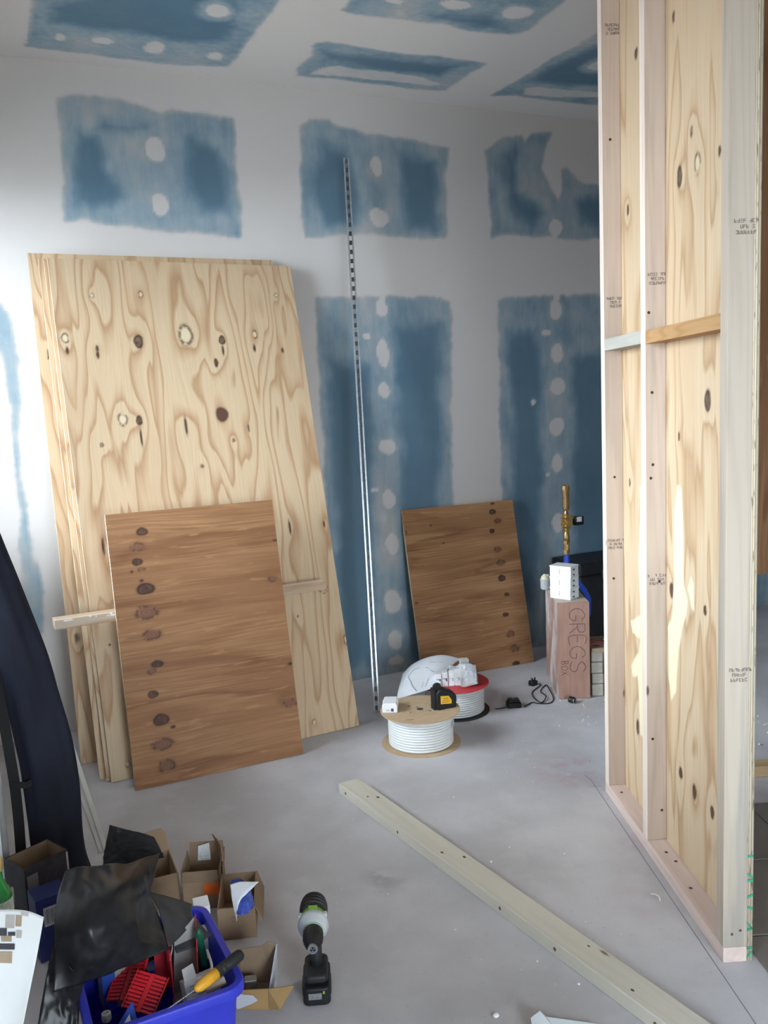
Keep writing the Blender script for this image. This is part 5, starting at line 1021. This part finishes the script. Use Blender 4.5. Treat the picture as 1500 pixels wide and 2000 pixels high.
# ------------------------------------------------------------------ left edge: bag, trim, panel, bottle, leaflet
NAVYC = M('navy_nylon', (.009, .012, .026), .8, var=.35, scale=14, bump=.3, stretch=(1, 1, .3))
rows = [((-0.245, 3.16, 1.536), (-0.113, 3.16, 1.528)), ((-0.185, 3.16, 1.26), (-0.046, 3.16, 1.246)), ((-0.152, 3.15, 1.119), (-0.009, 3.15, 1.102)), ((-0.125, 3.15, 0.975), (0.028, 3.15, 0.953)), ((-0.102, 3.14, 0.813), (0.069, 3.14, 0.785)), ((-0.079, 3.14, 0.646), (0.098, 3.14, 0.612)),
        ((-0.064, 3.13, 0.517), (0.116, 3.13, 0.48)), ((-0.049, 3.13, 0.365), (0.127, 3.13, 0.324)), ((-0.041, 3.12, 0.235), (0.128, 3.12, 0.193)), ((-0.038, 3.12, 0.12), (0.133, 3.12, 0.075)), ((-0.021, 3.11, 0.044), (0.147, 3.11, -0.003)), ((0.008, 3.11, -0.007), (0.13, 3.11, -0.041))]
nb = empty('long_bag', (.05, 3.12, 0), label='long navy fabric bag with black straps leaning at the far left', cat='bag')
Rg = []
dense = catmull(np.array([[l, r] for l, r in rows], float), 60, 2)
for i in range(60):
    l, r = Vector(dense[i, 0]), Vector(dense[i, 1]); c = (l + r) / 2; hw = (r - l).length / 2; d_ = .045 * (1 - .4 * abs(i / 59 - .5)); rg = []
    for k in range(36):
        a = 2 * math.pi * k / 36; f_ = 1 + .09 * math.sin(3 * a + i * .06) + .07 * math.sin(7 * a - i * .09) + .04 * math.sin(11 * a + i * .17)
        p_ = c + (r - l).normalized() * hw * math.cos(a) * (1 if abs(math.cos(a)) > .97 else f_) + Vector((0, 1, 0)) * d_ * math.sin(a) * f_; rg.append(tuple(p_ - Vector(nb.location)))
    Rg.append(rg)
mb = MB(); mb.rings(Rg[::-1]); mb.build('bag_body', NAVYC, nb, smooth='all')
STRAP = M('black_webbing', (.012, .012, .013), .8)
nl = Vector(nb.location)
def strap(pts, w):
    P = [Vector(p_) - nl for p_ in pts]; P = [Vector(q_) for q_ in curve_pts(P, 30)]; mb = MB()
    for i in range(len(P) - 1):
        t_ = (P[i + 1] - P[i]).normalized(); s_ = t_.cross(Vector((0, 1, 0))).normalized() * w / 2; y_ = Vector((0, .0015, 0))
        mb.hexa([P[i] - s_ - y_, P[i] + s_ - y_, P[i] - s_ + y_, P[i] + s_ + y_, P[i + 1] - s_ - y_, P[i + 1] + s_ - y_, P[i + 1] - s_ + y_, P[i + 1] + s_ + y_])
    mb.build('strap', STRAP, nb)
strap([(-0.103, 3.08, 0.758), (-0.09, 3.08, 0.631), (-0.082, 3.08, 0.503), (-0.076, 3.08, 0.391), (-0.075, 3.08, 0.262), (-0.079, 3.08, 0.113), (-0.081, 3.08, 0.018)], .034)
strap([(-0.089, 3.075, 0.391), (-0.042, 3.075, 0.38), (-0.022, 3.08, 0.383)], .022)
TRIM = M('pale_grey_trim', (.56, .56, .53), .6, var=.06)
for i, (a, b, w_, lab) in enumerate((((0.206, 3.222, 0.006), (0.052, 3.6, 0.708), .022, 'long pale trim strip leaning behind the navy bag'), ((0.186, 3.212, 0.006), (0.026, 3.58, 0.675), .012, 'narrower pale strip leaning alongside the long trim'))):
    o_ = MB(); L_ = (Vector(b) - Vector(a)).length; o_.box((0, 0, L_ / 2), (w_, .008, L_)); t_ = o_.build('trim_strip', TRIM, None, bevel=.001, label=lab, cat='trim strip', group='pale strips behind the navy bag'); t_.matrix_world = along(a, b, math.radians(20))
mb = MB(); mb.box((0, 0, .32), (.022, .02, .64)); o = mb.build('pale_offcut', TRIM, None, bevel=.001, label='short pale upright offcut against the wall beside the trim', cat='offcut'); o.location = (-.01, 4.40, .001); o.rotation_euler = (math.radians(-9), 0, 0)
e = empty('upright_board', (-.113, 2.93, 0), 0, label='white upright board with grey edge at the left margin', cat='panel')
mb = MB(); mb.b2((-.30, 0, .001), (-.016, .022, .80)); mb.build('panel_face', M('gloss_white_panel', (.86, .88, .90), .3, var=.02), e, bevel=.001)
mb = MB(); mb.tube([(-.008, .011, .001), (-.008, .011, .80)], .012, 16); mb.build('edge_strip', M('grey_edge_strip', (.30, .30, .30), .4), e, smooth=True)
# stool with bottle and leaflet
ST = wood_mat('stool_timber', (.36, .32, .28), (.28, .24, .20), 0, 12, .2, False)
e = empty('low_stool', (-.24, 2.02, 0), 0, label='low grey wooden stool under the bottle at bottom left', cat='stool')
mb = MB(); mb.b2((-.16, -.14, .47), (.16, .16, .495)); mb.build('seat', ST, e, bevel=.003)
for x in (-.13, .13):
    for y in (-.11, .13):
        mb = MB(); mb.b2((x - .018, y - .018, .001), (x + .018, y + .018, .47)); mb.build('leg', ST, e, bevel=.002)
for y in (-.11, .13):
    mb = MB(); mb.b2((-.112, y - .01, .18), (.112, y + .01, .22)); mb.build('stretcher', ST, e, bevel=.002)
bt_ = empty('green_bottle', (-.108, 2.035, .4955), label='small green glass bottle with gold screw cap, standing on the stool', cat='bottle')
GG = nodes_of('green_glass'); gm, _, _, _, gbs = GG; gbs.inputs['Base Color'].default_value = (.03, .30, .06, 1); gbs.inputs['Roughness'].default_value = .08; gbs.inputs['Transmission Weight'].default_value = .35
mb = MB(); mb.lathe([(.026, 0), (.029, .004), (.030, .060), (.028, .072), (.020, .086), (.0145, .098), (.0135, .120), (.0145, .122), (.0145, .126)], 28); mb.build('glass_body', gm, bt_, smooth=True)
mb = MB(); mb.lathe([(.0165, .122), (.017, .126), (.0165, .130), (.017, .132), (.017, .146), (.0155, .149)], 28); mb.build('screw_cap', M('gold_cap', (.62, .45, .16), .3, .7), bt_, smooth=True)
mb = MB(); mb.lathe([(.0302, .018), (.0302, .056)], 28, cap=False); mb.build('bottle_label', M('bottle_label', (.60, .66, .58), .6, var=.3, scale=120), bt_)
LC = [[(-0.167, 1.9, 0.609), (-0.099, 1.89, 0.601), (-0.05, 1.88, 0.59), (-0.016, 1.87, 0.571)], [(-0.171, 1.86, 0.556), (-0.105, 1.85, 0.541), (-0.062, 1.84, 0.532), (-0.034, 1.83, 0.522)], [(-0.177, 1.84, 0.48), (-0.112, 1.83, 0.464), (-0.076, 1.82, 0.456), (-0.056, 1.81, 0.453)], [(-0.188, 1.82, 0.361), (-0.123, 1.81, 0.344), (-0.1, 1.8, 0.343), (-0.088, 1.79, 0.346)]]
lf = drape('leaflet', LC, M('bright_paper', (.88, .89, .90), .6, var=.01), None, 30, 30, .0008, .001, 3, 3, label='large white printed leaflet propped at bottom left in front of the bottle', cat='leaflet')
GL = catmull(LC, 61, 61)
def on_leaf(u0, u1, v0, v1, mat):
    gu = Vector(GL[int(u1 * 60), int(v0 * 60)]) ; P = [Vector(GL[int(a * 60), int(b * 60)]) for a, b in ((u0, v0), (u0, v1), (u1, v1), (u1, v0))]
    n = (P[1] - P[0]).cross(P[3] - P[0]).normalized(); n = -n if n.y > 0 else n
    mb = MB(); mb.add([p_ + n * .0022 for p_ in P], [(0, 1, 2, 3)]); mb.build('printed_block', mat, lf, solid=.0003)
TAN, PGR, DKP = M('tan_print', (.42, .32, .22), .7), M('pale_grey_print', (.50, .47, .45), .7), M('dark_print', (.06, .06, .07), .7)
for a in ((.06, .17, .40, .52, PGR), (.06, .15, .545, .62, TAN), (.02, .05, .60, .72, PGR), (.20, .235, .44, .54, DKP), (.19, .26, .56, .64, PGR), (.245, .29, .35, .49, TAN), (.30, .36, .34, .54, DKP), (.37, .47, .30, .50, TAN), (.18, .24, .30, .42, DKP)): on_leaf(*a)
# folded white sheet at the bottom edge
e = empty('folded_packaging', (1.127, 1.726, 0), math.radians(18), label='folded pale plastic packaging on the floor at the bottom edge', cat='packaging')
PB_ = M('pale_blue_white_plastic', (.74, .80, .86), .45, var=.04)
slab('panel', [(-.11, -.09, .004), (-.005, -.10, .006), (.022, .012, .030), (-.012, .016, .026)], .002, PB_, e)
slab('panel', [(-.005, -.10, .006), (.12, -.11, .004), (.032, .0, .014), (.022, .012, .030)], .002, PB_, e)
mb = MB(); mb.box((-.010, -.045, .0170), (.016, .006, .004)); mb.build('dark_mark', NAVY, e)

# ------------------------------------------------------------------ crumbs and shavings on the floor
rc = random.Random(5); mb = MB()
def chip(x, y, s):
    a = rc.uniform(0, 6.28); M_ = Mx((x, y, s * .35), a, rc.uniform(-.4, .4), rc.uniform(-.4, .4)); mb.box((0, 0, 0), (s * rc.uniform(.7, 1.6), s * rc.uniform(.6, 1.1), s * rc.uniform(.4, .8)), M_)
for i in range(90): chip(rc.gauss(2.70, .16), rc.gauss(3.50, .14), rc.uniform(.002, .007))
for i in range(120): chip(rc.uniform(.7, 2.6), rc.uniform(1.6, 3.7), rc.uniform(.0015, .005))
for i in range(40): chip(rc.gauss(2.15, .2), rc.gauss(3.1, .25), rc.uniform(.002, .006))
for i in range(160): chip(rc.uniform(2.75, 3.3), rc.uniform(2.75, 3.4), rc.uniform(.003, .010))
chips = [v_ for v_ in mb.v]
mb.build('floor_crumbs', M('pale_crumbs', (.70, .66, .58), .8, var=.2, scale=9), None, label='pale wood crumbs and plaster bits scattered over the floor', cat='debris', kind='stuff')
for px, s in (((1.051, 1.813, 0), .012), ((1.319, 1.815, 0), .006), ((1.434, 2.475, 0), .006), ((1.691, 2.399, 0), .004)):
    mb = MB(); mb.lathe([(.001, s * .8), (s * .6, s * .6), (s * .8, .3 * s), (s * .6, 0.0005)], 8); o = mb.build('plaster_crumb', M('white_crumb', (.78, .78, .78), .8), None, smooth='all', label=('larger white plaster crumb near the bottom edge' if s > .01 else 'white plaster crumb just below the loose timber' if px[1] < 1.9 else 'white plaster crumb just above the loose timber' if px[0] < 1.6 else 'tiny white crumb on the open floor right of the loose timber'), cat='crumb'); o.location = px
mb = MB(); mb.tube(curve_pts([(1.785, 2.059, 0.004), (1.792, 2.044, 0.008), (1.791, 2.025, 0.01), (1.784, 2.014, 0.004)], 20), .002, 6); mb.build('wood_shaving', M('pale_shaving', (.80, .76, .68), .7), None, smooth='all', label='curled pale wood shaving on the floor beside the partition', cat='shaving')
